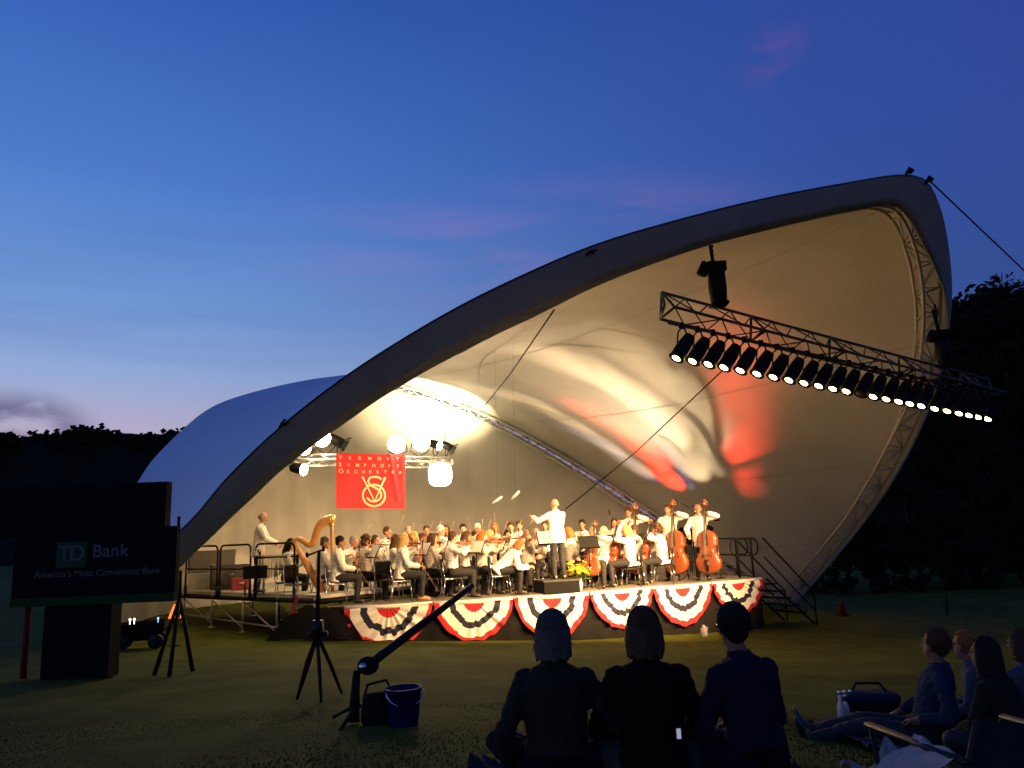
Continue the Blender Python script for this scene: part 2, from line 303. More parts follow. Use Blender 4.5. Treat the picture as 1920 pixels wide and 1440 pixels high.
for i, px in enumerate((1545, 1590, 1632, 1680, 1725, 1768, 1815, 1862, 1910, 1960, 1655, 1745, 1835, 1930)):  # shrubs added to darken the far ground where it reflects the sky
    Y = (33 if i < 10 else 38)+1.5*(i % 3); x = colX(px, Y, 0); r = empty('shrub', (x, Y, gz(x, Y)-.9), i*2.1, 'dark low shrub added to cover sky-lit ground at the foot of the right hill', 'shrub', 'added dark shrubs at the foot of the right hill'); r.scale = (4.2, 4.2, 3.2+.5*(i % 3))
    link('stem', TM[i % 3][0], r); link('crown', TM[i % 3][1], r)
def world():
    w = bpy.data.worlds.new('World'); SC.world = w; w.use_nodes = True; nt = w.node_tree; N = nt.nodes; L = nt.links
    bg = N['Background']; tc = N.new('ShaderNodeTexCoord'); sx = N.new('ShaderNodeSeparateXYZ'); L.new(tc.outputs['Generated'], sx.inputs[0])
    def ramp(src, stops):
        r = N.new('ShaderNodeValToRGB'); e = r.color_ramp.elements
        while len(e) < len(stops): e.new(.5)
        for i, (p, c) in enumerate(stops): e[i].position = p; e[i].color = (*c, 1)
        L.new(src, r.inputs['Fac']); return r.outputs['Color']
    def lin(r, g, b): return tuple((x/255/12.92 if x/255 < .04045 else ((x/255+.055)/1.055)**2.4) for x in (r, g, b))
    left = ramp(sx.outputs['Z'], [(0, lin(205, 165, 175)), (.135, lin(182, 172, 200)), (.20, lin(146, 170, 216)), (.28, lin(112, 152, 212)), (.42, lin(76, 124, 204)), (.60, lin(50, 92, 178)), (1, lin(30, 60, 130))])
    right = ramp(sx.outputs['Z'], [(0, lin(60, 66, 110)), (.15, lin(58, 78, 140)), (.3, lin(50, 76, 148)), (.45, lin(47, 73, 152)), (.62, lin(42, 68, 148)), (1, lin(26, 44, 110))])
    mr = N.new('ShaderNodeMapRange'); mr.interpolation_type = 'SMOOTHSTEP'; mr.inputs['From Min'].default_value = -.55; mr.inputs['From Max'].default_value = .6; L.new(sx.outputs['X'], mr.inputs['Value'])
    mx = N.new('ShaderNodeMix'); mx.data_type = 'RGBA'; L.new(mr.outputs[0], mx.inputs[0]); L.new(left, mx.inputs[6]); L.new(right, mx.inputs[7]); cur = mx.outputs[2]
    def clouds(cur, scale, sz, lo, hi, col, mask, amt):
        mp = N.new('ShaderNodeMapping'); mp.inputs['Scale'].default_value = (scale, scale, scale*sz); L.new(tc.outputs['Generated'], mp.inputs['Vector'])
        n = N.new('ShaderNodeTexNoise'); n.inputs['Scale'].default_value = 1; n.inputs['Detail'].default_value = 7; n.inputs['Distortion'].default_value = .4; L.new(mp.outputs[0], n.inputs['Vector'])
        a = N.new('ShaderNodeMapRange'); a.interpolation_type = 'SMOOTHSTEP'; a.inputs['From Min'].default_value = lo; a.inputs['From Max'].default_value = hi; a.inputs['To Max'].default_value = amt; L.new(n.outputs['Fac'], a.inputs['Value'])
        # mask: distance on the sphere from a direction
        d = N.new('ShaderNodeVectorMath'); d.operation = 'SUBTRACT'; L.new(tc.outputs['Generated'], d.inputs[0]); d.inputs[1].default_value = mask[0]
        sc = N.new('ShaderNodeVectorMath'); sc.operation = 'DIVIDE'; L.new(d.outputs[0], sc.inputs[0]); sc.inputs[1].default_value = mask[1]
        ln = N.new('ShaderNodeVectorMath'); ln.operation = 'LENGTH'; L.new(sc.outputs[0], ln.inputs[0])
        b = N.new('ShaderNodeMapRange'); b.interpolation_type = 'SMOOTHSTEP'; b.inputs['From Min'].default_value = 1; b.inputs['From Max'].default_value = .15; L.new(ln.outputs['Value'], b.inputs['Value'])
        m = N.new('ShaderNodeMath'); m.operation = 'MULTIPLY'; L.new(a.outputs[0], m.inputs[0]); L.new(b.outputs[0], m.inputs[1])
        x = N.new('ShaderNodeMix'); x.data_type = 'RGBA'; L.new(m.outputs[0], x.inputs[0]); L.new(cur, x.inputs[6]); x.inputs[7].default_value = (*col, 1); return x.outputs[2]
    D = lambda px, py: tuple(ray(px, py).normalized())
    cur = clouds(cur, 3, 7, .35, .7, lin(150, 120, 190), (D(985, 475), (.42, .6, .11)), .38)
    cur = clouds(cur, 5, 5, .4, .65, lin(150, 100, 165), (D(1160, 430), (.22, .6, .06)), .3)
    cur = clouds(cur, 16, 2, .42, .62, lin(110, 80, 150), (D(1450, 100), (.05, .5, .04)), .3)
    cur = clouds(cur, 2.2, 9, .42, .72, lin(84, 108, 180), (D(300, 520), (.6, .6, .2)), .3)
    cur = clouds(cur, 9, 3, .30, .48, lin(82, 74, 118), (D(30, 800), (.085, .3, .05)), .95)
    # faint afterglow from the set sun, physically based
    sk = N.new('ShaderNodeTexSky'); sk.sky_type = 'NISHITA'; sk.sun_disc = False; sk.sun_elevation = radians(-3.5); sk.sun_rotation = radians(-60)
    ad = N.new('ShaderNodeMix'); ad.data_type = 'RGBA'; ad.blend_type = 'ADD'; ad.inputs[0].default_value = .02; L.new(cur, ad.inputs[6]); L.new(sk.outputs[0], ad.inputs[7])
    L.new(ad.outputs[2], bg.inputs['Color']); bg.inputs['Strength'].default_value = 1.0
world()
SC.view_settings.view_transform = 'Standard'; SC.view_settings.look = 'None'; SC.view_settings.exposure = 0; SC.view_settings.gamma = 1

# ------------------------------------------------------------------ concert shell
PHI = radians(31); HS = 10.8
LX = V((cos(PHI), sin(PHI), 0)); AX = V((sin(PHI), -cos(PHI), 0)); ZZ = V((0, 0, 1))
FR_ = V((9.45, 27.0, 0)); MID = FR_-HS*LX
def plane_curve(pts, pp, q, off=0, ends=None):
    v = (AX*pp+ZZ*q).normalized(); n = LX.cross(v); o = MID+AX*off
    return [onplane(x, y, o, n) for x, y in pts], v, n
Apx = [(335, 1000), (430, 895), (530, 800), (660, 700), (820, 600), (960, 528), (1120, 460), (1300, 407), (1450, 371), (1600, 343), (1690, 330), (1738, 342), (1766, 400), (1781, 480), (1785, 560), (1775, 650), (1750, 750), (1700, 860), (1640, 955), (1560, 1055), (1490, 1128)]
Bpx = [(326, 1069), (400, 1000), (500, 905), (560, 853), (720, 740), (870, 655), (1040, 572), (1130, 528), (1300, 465), (1450, 425), (1600, 392), (1680, 388), (1722, 460), (1738, 560), (1733, 660), (1714, 740), (1688, 800), (1640, 890), (1580, 985), (1472, 1112)]
A3, vF, nF = plane_curve(Apx, 11.25, 7.7); B3, _, _ = plane_curve(Bpx, 11.25, 7.7)
FLg = MID-HS*LX
A3 = [V((-9.2, 15.2, .35)), A3[0].lerp(V((-9.2, 15.2, .35)), .45)+V((-.25, 0, .2))] + A3
B3 = [V((-8.7, 15.6, .35)), B3[0].lerp(V((-8.7, 15.6, .35)), .45)+V((-.2, 0, .15))] + B3
A3[-1].z = -.35
NA = 121
AC = crom(A3, NA); BC = crom(B3, NA)
Rpx = [(262, 902), (300, 850), (380, 776), (450, 744), (560, 717), (640, 708), (740, 720), (900, 775), (1050, 853), (1240, 972)]
R3, vR, nR = plane_curve(Rpx, -10, 8)
vRi = vR
R3 = [V((-9.6, 16.6, .35)), V((-10.1, 18.9, 2.4))] + R3 + [V((7.6, 27.2, .9)), V((9.2, 27.0, -.35))]
RC = crom(R3, NA)
shell = tag(empty('concert_shell', MID), 'big white saddle shaped canopy over the orchestra stage, lit warm inside', 'concert shell')
shell.location = (0, 0, 0)
# saddle fabric: ruled between the front outer chord and the rear arch, tensioned (sagging) between them
nfl = AX
SAD = []
NS = 40
for i in range(NA):
    a, b = AC[i], RC[i]; row = []
    t = i/(NA-1); sag = 1.25*sin(pi*t)**.8
    for k in range(NS+1):
        u = k/NS; p = a.lerp(b, u); mid = V((0, 0, 1)).lerp((p-V((0, 22, 1))).normalized(), .6).normalized()
        row.append(p - mid*sag*4*u*(1-u)*.55)
    SAD.append(row)
mb = MB().grid(SAD); cano = mb.build('canopy', M['canvas'], shell)
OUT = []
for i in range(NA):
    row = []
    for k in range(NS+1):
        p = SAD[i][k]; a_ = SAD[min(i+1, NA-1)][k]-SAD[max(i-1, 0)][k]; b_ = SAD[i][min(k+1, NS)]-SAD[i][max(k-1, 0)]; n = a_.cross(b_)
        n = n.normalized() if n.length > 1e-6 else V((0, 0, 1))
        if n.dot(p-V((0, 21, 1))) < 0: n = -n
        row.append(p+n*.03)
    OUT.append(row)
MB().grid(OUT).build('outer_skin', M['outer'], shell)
for i in (14, 30, 46, 62, 78, 94, 108):
    MB().grid([[p+V((0, 0, -.006))+(SAD[i+1][k]-SAD[i-1][k]).normalized()*w+(V((0, 21, 1.5))-p).normalized()*.006 for w in (-.035, .035)] for k, p in enumerate(SAD[i])]).build('seam', M['seam'], shell)
def inward(p): return (V((0, 21, 1.5))-p).normalized()
# valance band (fabric wrapped round the front truss), a real thickness
th = nF.normalized()
if th.dot(V((0, -1, 0))) < 0: th = -th
rows = []
for i in range(NA):
    f = sst(.53*NA, .64*NA, i); a, b = AC[i], BC[i]; bb = b.lerp(a, .88*f+.035*abs(sin(i*.8))*(1-f))
    bulge = .025
    rows.append([a, a.lerp(bb, .12)+th*bulge*.3, a.lerp(bb, .35)+th*bulge, a.lerp(bb, .7)+th*bulge*.9, bb+th*.05, bb-th*.02])
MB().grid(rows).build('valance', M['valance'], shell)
def lattice(mb, C1, C2, C3, r, rb, step):
    n = len(C1)
    for C in (C1, C2, C3): mb.tube(C, r, 6)
    for i in range(0, n-step, step):
        j = i+step
        for (P, Q) in ((C1, C2), (C2, C3), (C1, C3)):
            mb.tube([P[i], Q[i]], rb, 5); mb.tube([P[i], Q[j]] if (i//step) % 2 else [Q[i], P[j]], rb, 5)
inw = [(p-MID).normalized() for p in AC]
C1 = [a.lerp(b, .22)+(c-a).normalized()*.14-V((0, 0, .05)) for a, b, c in zip(AC, BC, RC)]; C2 = [b+(c-a).normalized()*.07 for a, b, c in zip(AC, BC, RC)]; C3 = [a.lerp(b, .5)+(c-a).normalized()*.5-V((0, 0, .12)) for a, b, c in zip(AC, BC, RC)]
mb = MB(); lattice(mb, C1, C2, C3, .035, .018, 3); mb.build('front_arch_truss', M['truss_pale'], shell)
# rear arch truss
rin = []
cen = MID+V((0, 0, 0))
for i, p in enumerate(RC): rin.append((p-(cen+V((0, 1.5, .5)))).normalized())
D1 = [p-d*.10 for p, d in zip(RC, rin)]; D2 = [p-d*.75+AX*.15 for p, d in zip(RC, rin)]; D3 = [p-d*.40+AX*.55 for p, d in zip(RC, rin)]
mb = MB(); lattice(mb, D1, D2, D3, .032, .018, 2); mb.build('rear_arch_truss', M['truss_pale'], shell)
# backdrop curtain hanging from the rear arch to the ground
rows = []
for i in range(3, NA-2):
    p = RC[i]-rin[i]*.35; g = -.2; row = []
    for k in range(13):
        u = k/12; q = V((p.x, p.y, p.z+(g-p.z)*u)); w = .10*sin(i*1.9)*u + .12*noise.noise(V((i*.11, u*2, 3)))
        row.append(q + V((-.3, .9, 0))*w)
    rows.append(row)
MB().grid(rows).build('back_curtain', M['curtain'], shell)
# little clamps riding on the front ridge and guy wires
for px, py in ((532, 795), (1108, 472), (1705, 322), (1742, 338)):
    p = atY(px, py, onplane(px, py, MID, nF).y); mb = MB(); mb.tube([p+V((-.07, 0, -.06)), p+V((.01, 0, .07)), p+V((.08, 0, .01))], .022, 6); mb.box(p, (.09, .06, .05)); mb.build('ridge_clamp', M['black'], shell)
apex = onplane(1742, 338, MID, nF)
MB().tube([apex, apex.lerp(V((17.5, 19.5, 4.2)), .5)-V((0, 0, .12)), V((17.5, 19.5, 4.2)), V((25, 23.5, .2))], .014, 5).build('guy_wire', M['black'], shell)
def sad_at(px, py):      # nearest saddle vertex to a picture point
    best = None
    for row in SAD[2:-2]:
        for p in row:
            q = p-CAM; w = q.dot(FW); x = 960+F*q.dot(RI)/w; y = 720-F*q.dot(UP)/w; e = (x-px)**2+(y-py)**2
            if best is None or e < best[0]: best = (e, p)
    return best[1]
for c in (((1040, 578), (905, 760)), ((1345, 700), (1060, 955))):
    a, b = sad_at(*c[0]), sad_at(*c[1]) if c[1][1] < 800 else atY(c[1][0], c[1][1], 26)
    MB().tube([a+V((0, -.05, -.03)), a.lerp(b, .5)+V((0, -.15, -.15)), b+V((0, -.05, 0))], .018, 5).build('cable', M['black'], shell)

# ------------------------------------------------------------------ stage
DZ, WZ = 1.06, 1.30
FE = [(645, 17.0), (811, 17.3), (960, 17.7), (1100, 18.2), (1217, 19.0), (1327, 19.7), (1422, 20.7)]
FP = [V((colX(px, Y, DZ), Y, DZ)) for px, Y in FE]
def edgeY(px):
    if px <= FE[0][0]: return FE[0][1]
    for (a, ya), (b, yb) in zip(FE, FE[1:]):
        if px <= b: return ya+(yb-ya)*(px-a)/(b-a)
    return FE[-1][1]
stage = empty('stage', (0, 0, 0), 0, 'long low concert stage with dark skirt and curved front under the canopy', 'stage')
outline = [V((-4.15, 16.95, 0))]+[V((p.x, p.y, 0)) for p in crom(FP, 25)] + [V((4.9, 25.2, 0)), V((-5.4, 25.2, 0)), V((-2.0, 19.35, 0))]
def slab(outl, z, t):
    mb = MB(); n = len(outl); top = [V((p.x, p.y, z)) for p in outl]; bot = [V((p.x, p.y, z-t)) for p in outl]; return mb.rings([bot, top])
slab(outline, DZ, .12).build('deck', M['deck'], stage, False)
wingo = [V((-4.25, 16.9, 0)), V((-9.0, 20.8, 0)), V((-6.6, 24.4, 0)), V((-2.1, 19.4, 0))]
wing = empty('side_platform', (0, 0, 0), 0, 'raised plywood side platform on open scaffold legs left of the stage', 'platform')
slab(wingo, WZ, .07).build('deck', M['ply'], wing, False)
mb = MB()
for a, b in zip(wingo, wingo[1:]+wingo[:1]):
    mb.tube([V((a.x, a.y, WZ-.13)), V((b.x, b.y, WZ-.13))], .055, 4)
mb.build('edge_beam', M['dark_steel'], wing)
for i in range(5):
    for row in (0, 1):
        p = wingo[0].lerp(wingo[1], (i+.15)/4.4).lerp(wingo[3].lerp(wingo[2], (i+.15)/4.4), row*.5); g = gz(p.x, p.y)
        MB().tube([(p.x, p.y, g), (p.x, p.y, WZ-.07)], .03, 8).lathe([(.09, g), (.09, g+.015), (.03, g+.03)], (p.x, p.y, 0), 10).build('leg', M['steel'], wing)
for i in range(4):
    a = wingo[0].lerp(wingo[1], (i+.15)/4.4); b = wingo[0].lerp(wingo[1], (i+1.15)/4.4)
    MB().tube([(a.x, a.y, gz(a.x, a.y)+.22), (b.x, b.y, gz(b.x, b.y)+.22)], .02, 6).build('brace', M['steel'], wing)
    MB().tube([(a.x, a.y, gz(a.x, a.y)+.1), (b.x, b.y, WZ-.2)], .016, 6).build('brace', M['steel'], wing)
# skirt along the front and the right side
sk = [V((-4.1, 16.98, 0))]+[V((p.x, p.y, 0)) for p in crom(FP, 60)]+[V((6.2, 22.0, 0)), V((4.95, 25.1, 0))]
sk = crom(sk, 150); rows = []
for i, p in enumerate(sk):
    g = gz(p.x, p.y)-.01; row = []; q = p+V((.02, -.03, 0))
    for k in range(7):
        u = k/6; w = .02*sin(i*1.25+.6*sin(i*.3))*(.25+u); row.append(V((q.x+w*.2, q.y-w-.03*u, DZ-.02+(g-DZ+.02)*u)))
    rows.append(row)
MB().grid(rows).build('skirt', M['skirt'], stage)
# loose tarp at the left corner of the stage
P = []
for i in range(12):
    u = i/11; row = []
    for k in range(8):
        v = k/7; a = V((-4.6, 16.95, 1.10)).lerp(V((-3.85, 16.90, .98)), u); b = V((-5.3, 16.5, 0)).lerp(V((-3.3, 16.72, 0)), u); q = a.lerp(b, v**.8); q.z = a.z+(gz(q.x, q.y)+.02-a.z)*v
        row.append(q+V((0, -.06*sin(u*19)*v, .03*sin(u*13+v*4))))
    P.append(row)
tag(MB().grid(P).build('tarpaulin', M['skirt']), 'black tarpaulin draped to the grass over the left front corner of the stage', 'tarpaulin')
# bunting fans
names = ['fan bunting at the left end, hem on the grass', 'fan bunting second from the left, crossed by the slanting boom', 'fan bunting third from the left along the stage front',
         'fan bunting fourth from the left along the stage front', 'fan bunting second from the right end of the stage front', 'narrowest fan bunting at the right end of the stage front']
for i in range(6):
    a, b = FP[i], FP[i+1]; c = a.lerp(b, .5); ex = (b-a).normalized(); n = ex.cross(ZZ); n = n if n.y < 0 else -n
    W = (b-a).length; D = .90*(1, .94, 1.05, .92, 1.02, .90)[i]
    root = empty('bunting', c, 0, 'red, white and navy '+names[i], 'bunting', 'fan buntings along the stage front')
    NU, NR = 72, 20; P = []
    rad = [0, .13, .22, .265, .27, .36, .44, .50, .505, .58, .63, .66, .665, .74, .82, .89, .895, .93, .97, 1.0]
    rnd = random.Random(i+3); jit = [rnd.uniform(-.04, .04) for _ in range(19)]; cre = [(rnd.uniform(.3, 2.8), rnd.uniform(-.07, .07)) for _ in range(6)]
    for u in range(NU+1):
        th_ = pi*u/NU; row = []; j = jit[int(u/NU*18)]
        for r in rad:
            rr = r+j*(.3 < r < .97); x = .5*W*.985*rr*math.copysign(abs(cos(th_))**1.15, cos(th_)); z = -D*rr*abs(sin(th_))**1.08; z += .012*sin(6.5*th_*2+i)*rr
            zz = DZ-.05+z+.035*(x/W)*((i % 3)-1); q = c-ex*x; g = gz(q.x, q.y)+.03
            out = .13+.022*sin(th_*18+i)*rr+.03*rr+rr*sum(h_*math.exp(-((th_-c_)/.06)**2) for c_, h_ in cre)
            if zz < g: out += (g-zz)*.35; zz = g+.01*sin(th_*9)
            row.append(V((-ex*x+n*out).to_tuple()[:2]+(zz-DZ,)))
        P.append(row)
    def mi(iu, ir): r = rad[ir]; return 1 if r < .268 else (0 if r < .50 else (2 if r < .66 else (0 if r < .89 else 1)))
    MB().grid(P, mi).build('fan', [M['b_white'], M['b_red'], M['b_navy']], root)
    MB().tube([-ex*W/2*.99+n*.125-ZZ*.045, n*.135-ZZ*.06, ex*W/2*.99+n*.125-ZZ*.045], .05, 6, 0, .25, n).build('header_band', M['b_white'], root)
# back risers
for i, (x0, x1, y0, y1, h, lab) in enumerate([(-4.2, 3.2, 21.7, 23.2, .22, 'low black riser under the middle rows of players'), (-4.4, 3.4, 23.25, 25.0, .42, 'tall black riser under the back row of players')]):
    r = empty('riser', ((x0+x1)/2, (y0+y1)/2, DZ), 0, lab, 'riser')
    MB().box((0, 0, h/2+.003), (x1-x0, y1-y0, h-.05)).build('frame', M['black'], r, False); MB().box((0, 0, h-.02), (x1-x0+.02, y1-y0+.02, .04)).build('top', M['deck'], r, False)
pod = empty('podium', (colX(1043, 18.35, 1.2), 18.35, DZ), .3, "conductor's low black podium beside the yellow flowers", 'podium')
MB().box((0, 0, .13), (.86, .8, .25)).build('frame', M['black'], pod, False); MB().box((0, 0, .275), (.9, .84, .04)).build('top', M['case'], pod, False)
# railings of the side platform
def rail_panel(name, p0, p1, h, mid, label, group):
    p0, p1 = V(p0), V(p1); d = (p1-p0).normalized(); r = empty(name, p0, 0, label, 'railing', group); L = (p1-p0).length; c = .14
    fr = [(0, 0, 0)]+[d*(c-c*cos(a))+ZZ*(h-c+c*sin(a)) for a in (0, .5, 1.05, pi/2)]+[d*(L-c+c*sin(a))+ZZ*(h-c+c*cos(a)) for a in (0, .5, 1.05, pi/2)]+[d*L]
    MB().tube(fr, .024, 8).build('frame', M['black'], r)
    MB().tube([ZZ*mid, d*L+ZZ*mid], .018, 8).build('rail', M['black'], r)
    for t in (0, 1): MB().tube([d*L*t-ZZ*.14, d*L*t+ZZ*.14], .036, 8).build('socket', M['dark_steel'], r)
W0, W1 = V((-4.25, 16.85, WZ)), V((-9.0, 20.75, WZ))
for px0, px1, lab in ((552, 479, 'black guard rail panel nearest the harp, in front of the standing percussionist'), (469, 412, 'middle black guard rail panel on the left side platform'), (408, 349, 'black guard rail panel nearest the big dark sign')):
    def onedge(px):
        best = min(range(201), key=lambda k: abs((lambda q: 960+F*q.dot(RI)/q.dot(FW)-px)(W0.lerp(W1, k/200)+ZZ*.5-CAM))); return W0.lerp(W1, best/200)
    rail_panel('railing', onedge(px0), onedge(px1), 1.12, .55, lab, 'guard rails on the left side platform')
# right hand stairs with looped handrails
S0 = V((6.45, 20.75, DZ)); sd = V((.86, .5, 0)).normalized(); sw = V((-.5, .86, 0))
st = empty('stage_stairs', S0, 0, 'dark steel steps with slanting handrails at the right end of the stage', 'stairs')
g = gz(8, 21.6)
for k in range(5):
    MB().box(sd*(.2+.27*k)+sw*.5+ZZ*(-.2*(k+1)+.0), (.28, 1.0, .04), Matrix.Rotation(math.atan2(sd.y, sd.x), 3, 'Z')).build('tread', M['dark_steel'], st, False)
for w in (0, 1.0):
    MB().tube([sw*w+ZZ*-.05, sw*w+sd*1.62+ZZ*(g-DZ+.05)], .055, 4, 0, .4).build('stringer', M['dark_steel'], st)
    MB().tube([sw*w+ZZ*1.0+sd*.0, sw*w+sd*1.75+ZZ*(g-DZ+.85), sw*w+sd*1.75+ZZ*(g-DZ)], .022, 8).build('handrail', M['black'], st)
    MB().tube([sw*w+ZZ*.5+sd*.0, sw*w+sd*1.75+ZZ*(g-DZ+.35)], .018, 8).build('handrail', M['black'], st)
for i, (p, d, L, lab) in enumerate([(V((5.3, 22.6, DZ)), V((.5, -.86, 0)), 1.7, 'dark looped handrail along the right end of the stage behind the basses'), (S0+sw*.1-sd*.1, V((-.86, -.35, 0)), .95, 'dark looped handrail at the top of the stage steps, facing the grass')]):
    r = empty('handrail_loop', p, 0, lab, 'railing', 'looped handrails by the steps')
    fr = [d*(L/2-cos(a)*L/2 if 0 else (.18+.18*cos(a) if pi/2 <= a <= 3*pi/2 else L-.18+.18*cos(a)))+ZZ*(.78+.22*sin(a)) for a in [k*pi/12 for k in range(25)]]
    MB().tube(fr, .022, 8).build('loop', M['black'], r)
    for t in (.25, .75): MB().tube([d*L*t, d*L*t+ZZ*1.0], .03, 8).build('post', M['black'], r)

# ------------------------------------------------------------------ lighting truss with PAR cans
T0, T1 = atY(1242, 572, 11.75), atY(1858, 731, 15.9)
dT = (T1-T0).normalized(); sT = dT.cross(ZZ).normalized()
if sT.y > 0: sT = -sT
uT = sT.cross(dT).normalized(); uT = uT if uT.z > 0 else -uT
tr = empty('lighting_truss', (0, 0, 0), 0, 'long dark triangular lighting truss hung under the front of the canopy', 'lighting truss')
LT = (T1-T0).length
def tri_truss(mb, A, d, L, offs, r, rb, pitch_):
    n = int(L/pitch_)
    for o in offs: mb.tube([A+o, A+d*L+o], r, 8)
    for k in range(n+1):
        q = A+d*(L*k/n)
        for i in range(3):
            a, b = offs[i], offs[(i+1) % 3]
            if k % 4 == 0: mb.tube([q+a, q+b], r*.85, 6)
            if k < n: mb.tube([q+(a if k % 2 else b), q+d*(L/n)+(b if k % 2 else a)], rb, 5)
mb = MB(); offs = [uT*.22+sT*-.02, uT*-.22+sT*-.05, uT*-.12+sT*.30]
tri_truss(mb, T0, dT, LT, offs, .026, .012, .48); mb.tube([T0+offs[2]-dT*.2, T0+offs[0]], .022, 6); mb.tube([T0+offs[2]-dT*.2, T0+offs[1]], .022, 6)
mb.build('truss_frame', M['truss_dark'], tr)
P0, P1 = atY(1258, 606, 11.75), atY(1872, 742, 16.0); dP = (P1-P0).normalized()
MB().tube([P0-dP*.05, P1], .028, 8).build('lamp_bar', M['truss_dark'], tr)
for k in range(8):
    q = P0.lerp(P1, (k+.4)/8); t = (q-T0).dot(dT); MB().tube([q, T0+dT*t+offs[1]], .014, 6).build('hanger', M['truss_dark'], tr)
def on_line(a, b, px):
    lo, hi = 0., 1.
    for _ in range(40):
        m_ = (lo+hi)/2; q = a.lerp(b, m_)-CAM
        if 960+F*q.dot(RI)/q.dot(FW) < px: lo = m_
        else: hi = m_
    return a.lerp(b, lo)
def par_proto(lens):
    r = empty('par_can'); R = aim((-.57, -.206, -.79))
    body = MB(); prof = [(.05, .25), (.085, .235), (.098, .15), (.113, .05), (.115, -.22), (.120, -.225), (.112, -.228), (.108, -.21)]
    body.lathe(prof[::-1], (0, 0, -.36), 16, 0, R).build('can_body', M['black'], r)
    MB().lathe([(.109, -.214), (.09, -.226), (.05, -.233), (.01, -.235)], (0, 0, -.36), 16, 0, R).build('lens', lens, r)
    ax = R @ V((1, 0, 0)); mb = MB()
    up_ = V((0, 0, 1)); pts = [V((0, 0, -.36))+ax*.14, V((0, 0, -.22))+ax*.145, V((0, 0, -.08))+ax*.10, V((0, 0, -.05)), V((0, 0, -.08))-ax*.10, V((0, 0, -.22))-ax*.145, V((0, 0, -.36))-ax*.14]
    mb.tube(pts, .014, 6).build('yoke', M['black'], r); MB().box((0, 0, 0), (.07, .07, .09)).build('clamp', M['black'], r)
    # gel frame rim
    MB().lathe([(.113, -.22), (.130, -.22), (.130, -.230), (.113, -.230)], (0, 0, -.36), 16, 0, R).build('gel_frame', M['black'], r)
    return r
pr_lit = par_proto(M['lens']); pr_off = par_proto(M['dead'])
LXS = [1262, 1292, 1321, 1350, 1380, 1411, 1441, 1470, 1498, 1525, 1551, 1576, 1602, 1626, 1650, 1673, 1694, 1715, 1740, 1763, 1785, 1803, 1820, 1838]
ORD = ['first', 'second', 'third', 'fourth', 'fifth', 'sixth', 'seventh', 'eighth', 'ninth', 'tenth', 'eleventh', 'twelfth']
used = set(); PARW = 3300
for i, px in enumerate(LXS):
    p = on_line(P0, P1, px+15); off = i == 12; proto = pr_off if off else pr_lit
    lab = 'unlit black can lamp in the middle of the lamp row' if off else ('lit black can lamp, %s from the left end of the lamp row' % ORD[i] if i < 12 else 'lit black can lamp, %s from the right end of the lamp row' % ORD[23-i])
    if off not in used: used.add(off); o = proto; o.location = p; o['label'] = lab; o['category'] = 'stage light'; o['group'] = 'can lamps under the lighting truss'
    else: o = dup(proto, p, 0, lab, 'can lamps under the lighting truss')
    o['category'] = 'stage light'
    if i % 2 == 0 and not off:
        tgt = V((-2.6+6.6*((i*5) % 24)/24, 20.0+1.6*((i*7) % 5)/5, 1.5)); spot(p+V((-.12, .03, -.62)), tgt, PARW, (1, .60, .255), 46, .6, .08)
# chain hoists
for px, py, Y, lab, big in ((1349, 520, 11.9, 'black chain hoist with its chain bag above the left end of the lighting truss', 1), (1775, 655, 19.2, 'black chain hoist at the right end of the lighting truss', .9)):
    t = on_line(T0, T1, px); h = empty('chain_hoist', t+uT*.25, 0, lab, 'hoist', 'chain hoists of the lighting truss')
    MB().tube([(0, 0, 0), (0, 0, .30), (.0, 0, .62)], [.13, .15, .14], 10).box((0, 0, .66), (.30, .26, .16)).box((0, 0, .02), (.26, .3, .05)).build('motor', M['black'], h)
    MB().tube([(-.05, -.05, .62), (-.20, -.08, .66), (-.27, -.08, .52)], [.07, .11, .09], 10).build('chain_bag', M['bag'], h)
    mb = MB()
    for k in range(14): mb.ell((.015*(k % 2)-.04, 0, .76+.04*k), (.02, .012, .03), None, 6, 4)
    mb.build('chain', M['black'], h)
    top = onplane(px-14, py-58, MID, nF)
    MB().tube([V((-.04, 0, .75)), V((-.06, .05, 1.45 if big > .95 else 1.2))], .03, 6).build('strap', M['black'], h)

# ------------------------------------------------------------------ banner truss with flood lamps and banner
B0, B1 = atY(541, 861, 20.3), atY(846, 868, 21.6); dB = (B1-B0).normalized(); sB = dB.cross(ZZ).normalized(); sB = sB if sB.y < 0 else -sB
bt = empty('banner_truss', (0, 0, 0), 0, 'short bright aluminium truss across the left of the stage carrying the red banner', 'lighting truss')
mb = MB(); tri_truss(mb, B0, dB, (B1-B0).length, [ZZ*.15, ZZ*-.15, sB*.2], .03, .014, .34); mb.build('truss_frame', M['steel'], bt)
for t, z1 in ((.03, 1), (.97, 1)):
    q = B0.lerp(B1, t); MB().tube([q+ZZ*.1-sB*.1, V((q.x-.2, q.y+1.6, q.z+ (1.4 if t > .5 else .4)))], .012, 6).build('support_wire', M['black'], bt)
BX0, BX1 = on_line(B0, B1, 629)+sB*.26, on_line(B0, B1, 757)+sB*.26
ban = empty('banner', BX0.lerp(BX1, .5), 0, 'red orchestra banner with cream ring monogram hanging from the short truss', 'banner')
bw = (BX1-BX0).length; bh = 1.46; exB = (BX1-BX0).normalized(); nB = exB.cross(ZZ); nB = nB if nB.y < 0 else -nB
def bpt(u, v, o=0):     # u 0..1 left-right, v 0..1 down
    fold = .035*sin(u*9+v*2)*v + .05*math.exp(-((u-.77-.13*v)/.025)**2)*(v < .85)+ .05*math.exp(-((u-.95)/.02)**2)*(1-v)
    return exB*(bw*(u-.5))+ZZ*(.17-bh*v)+nB*(fold+o)
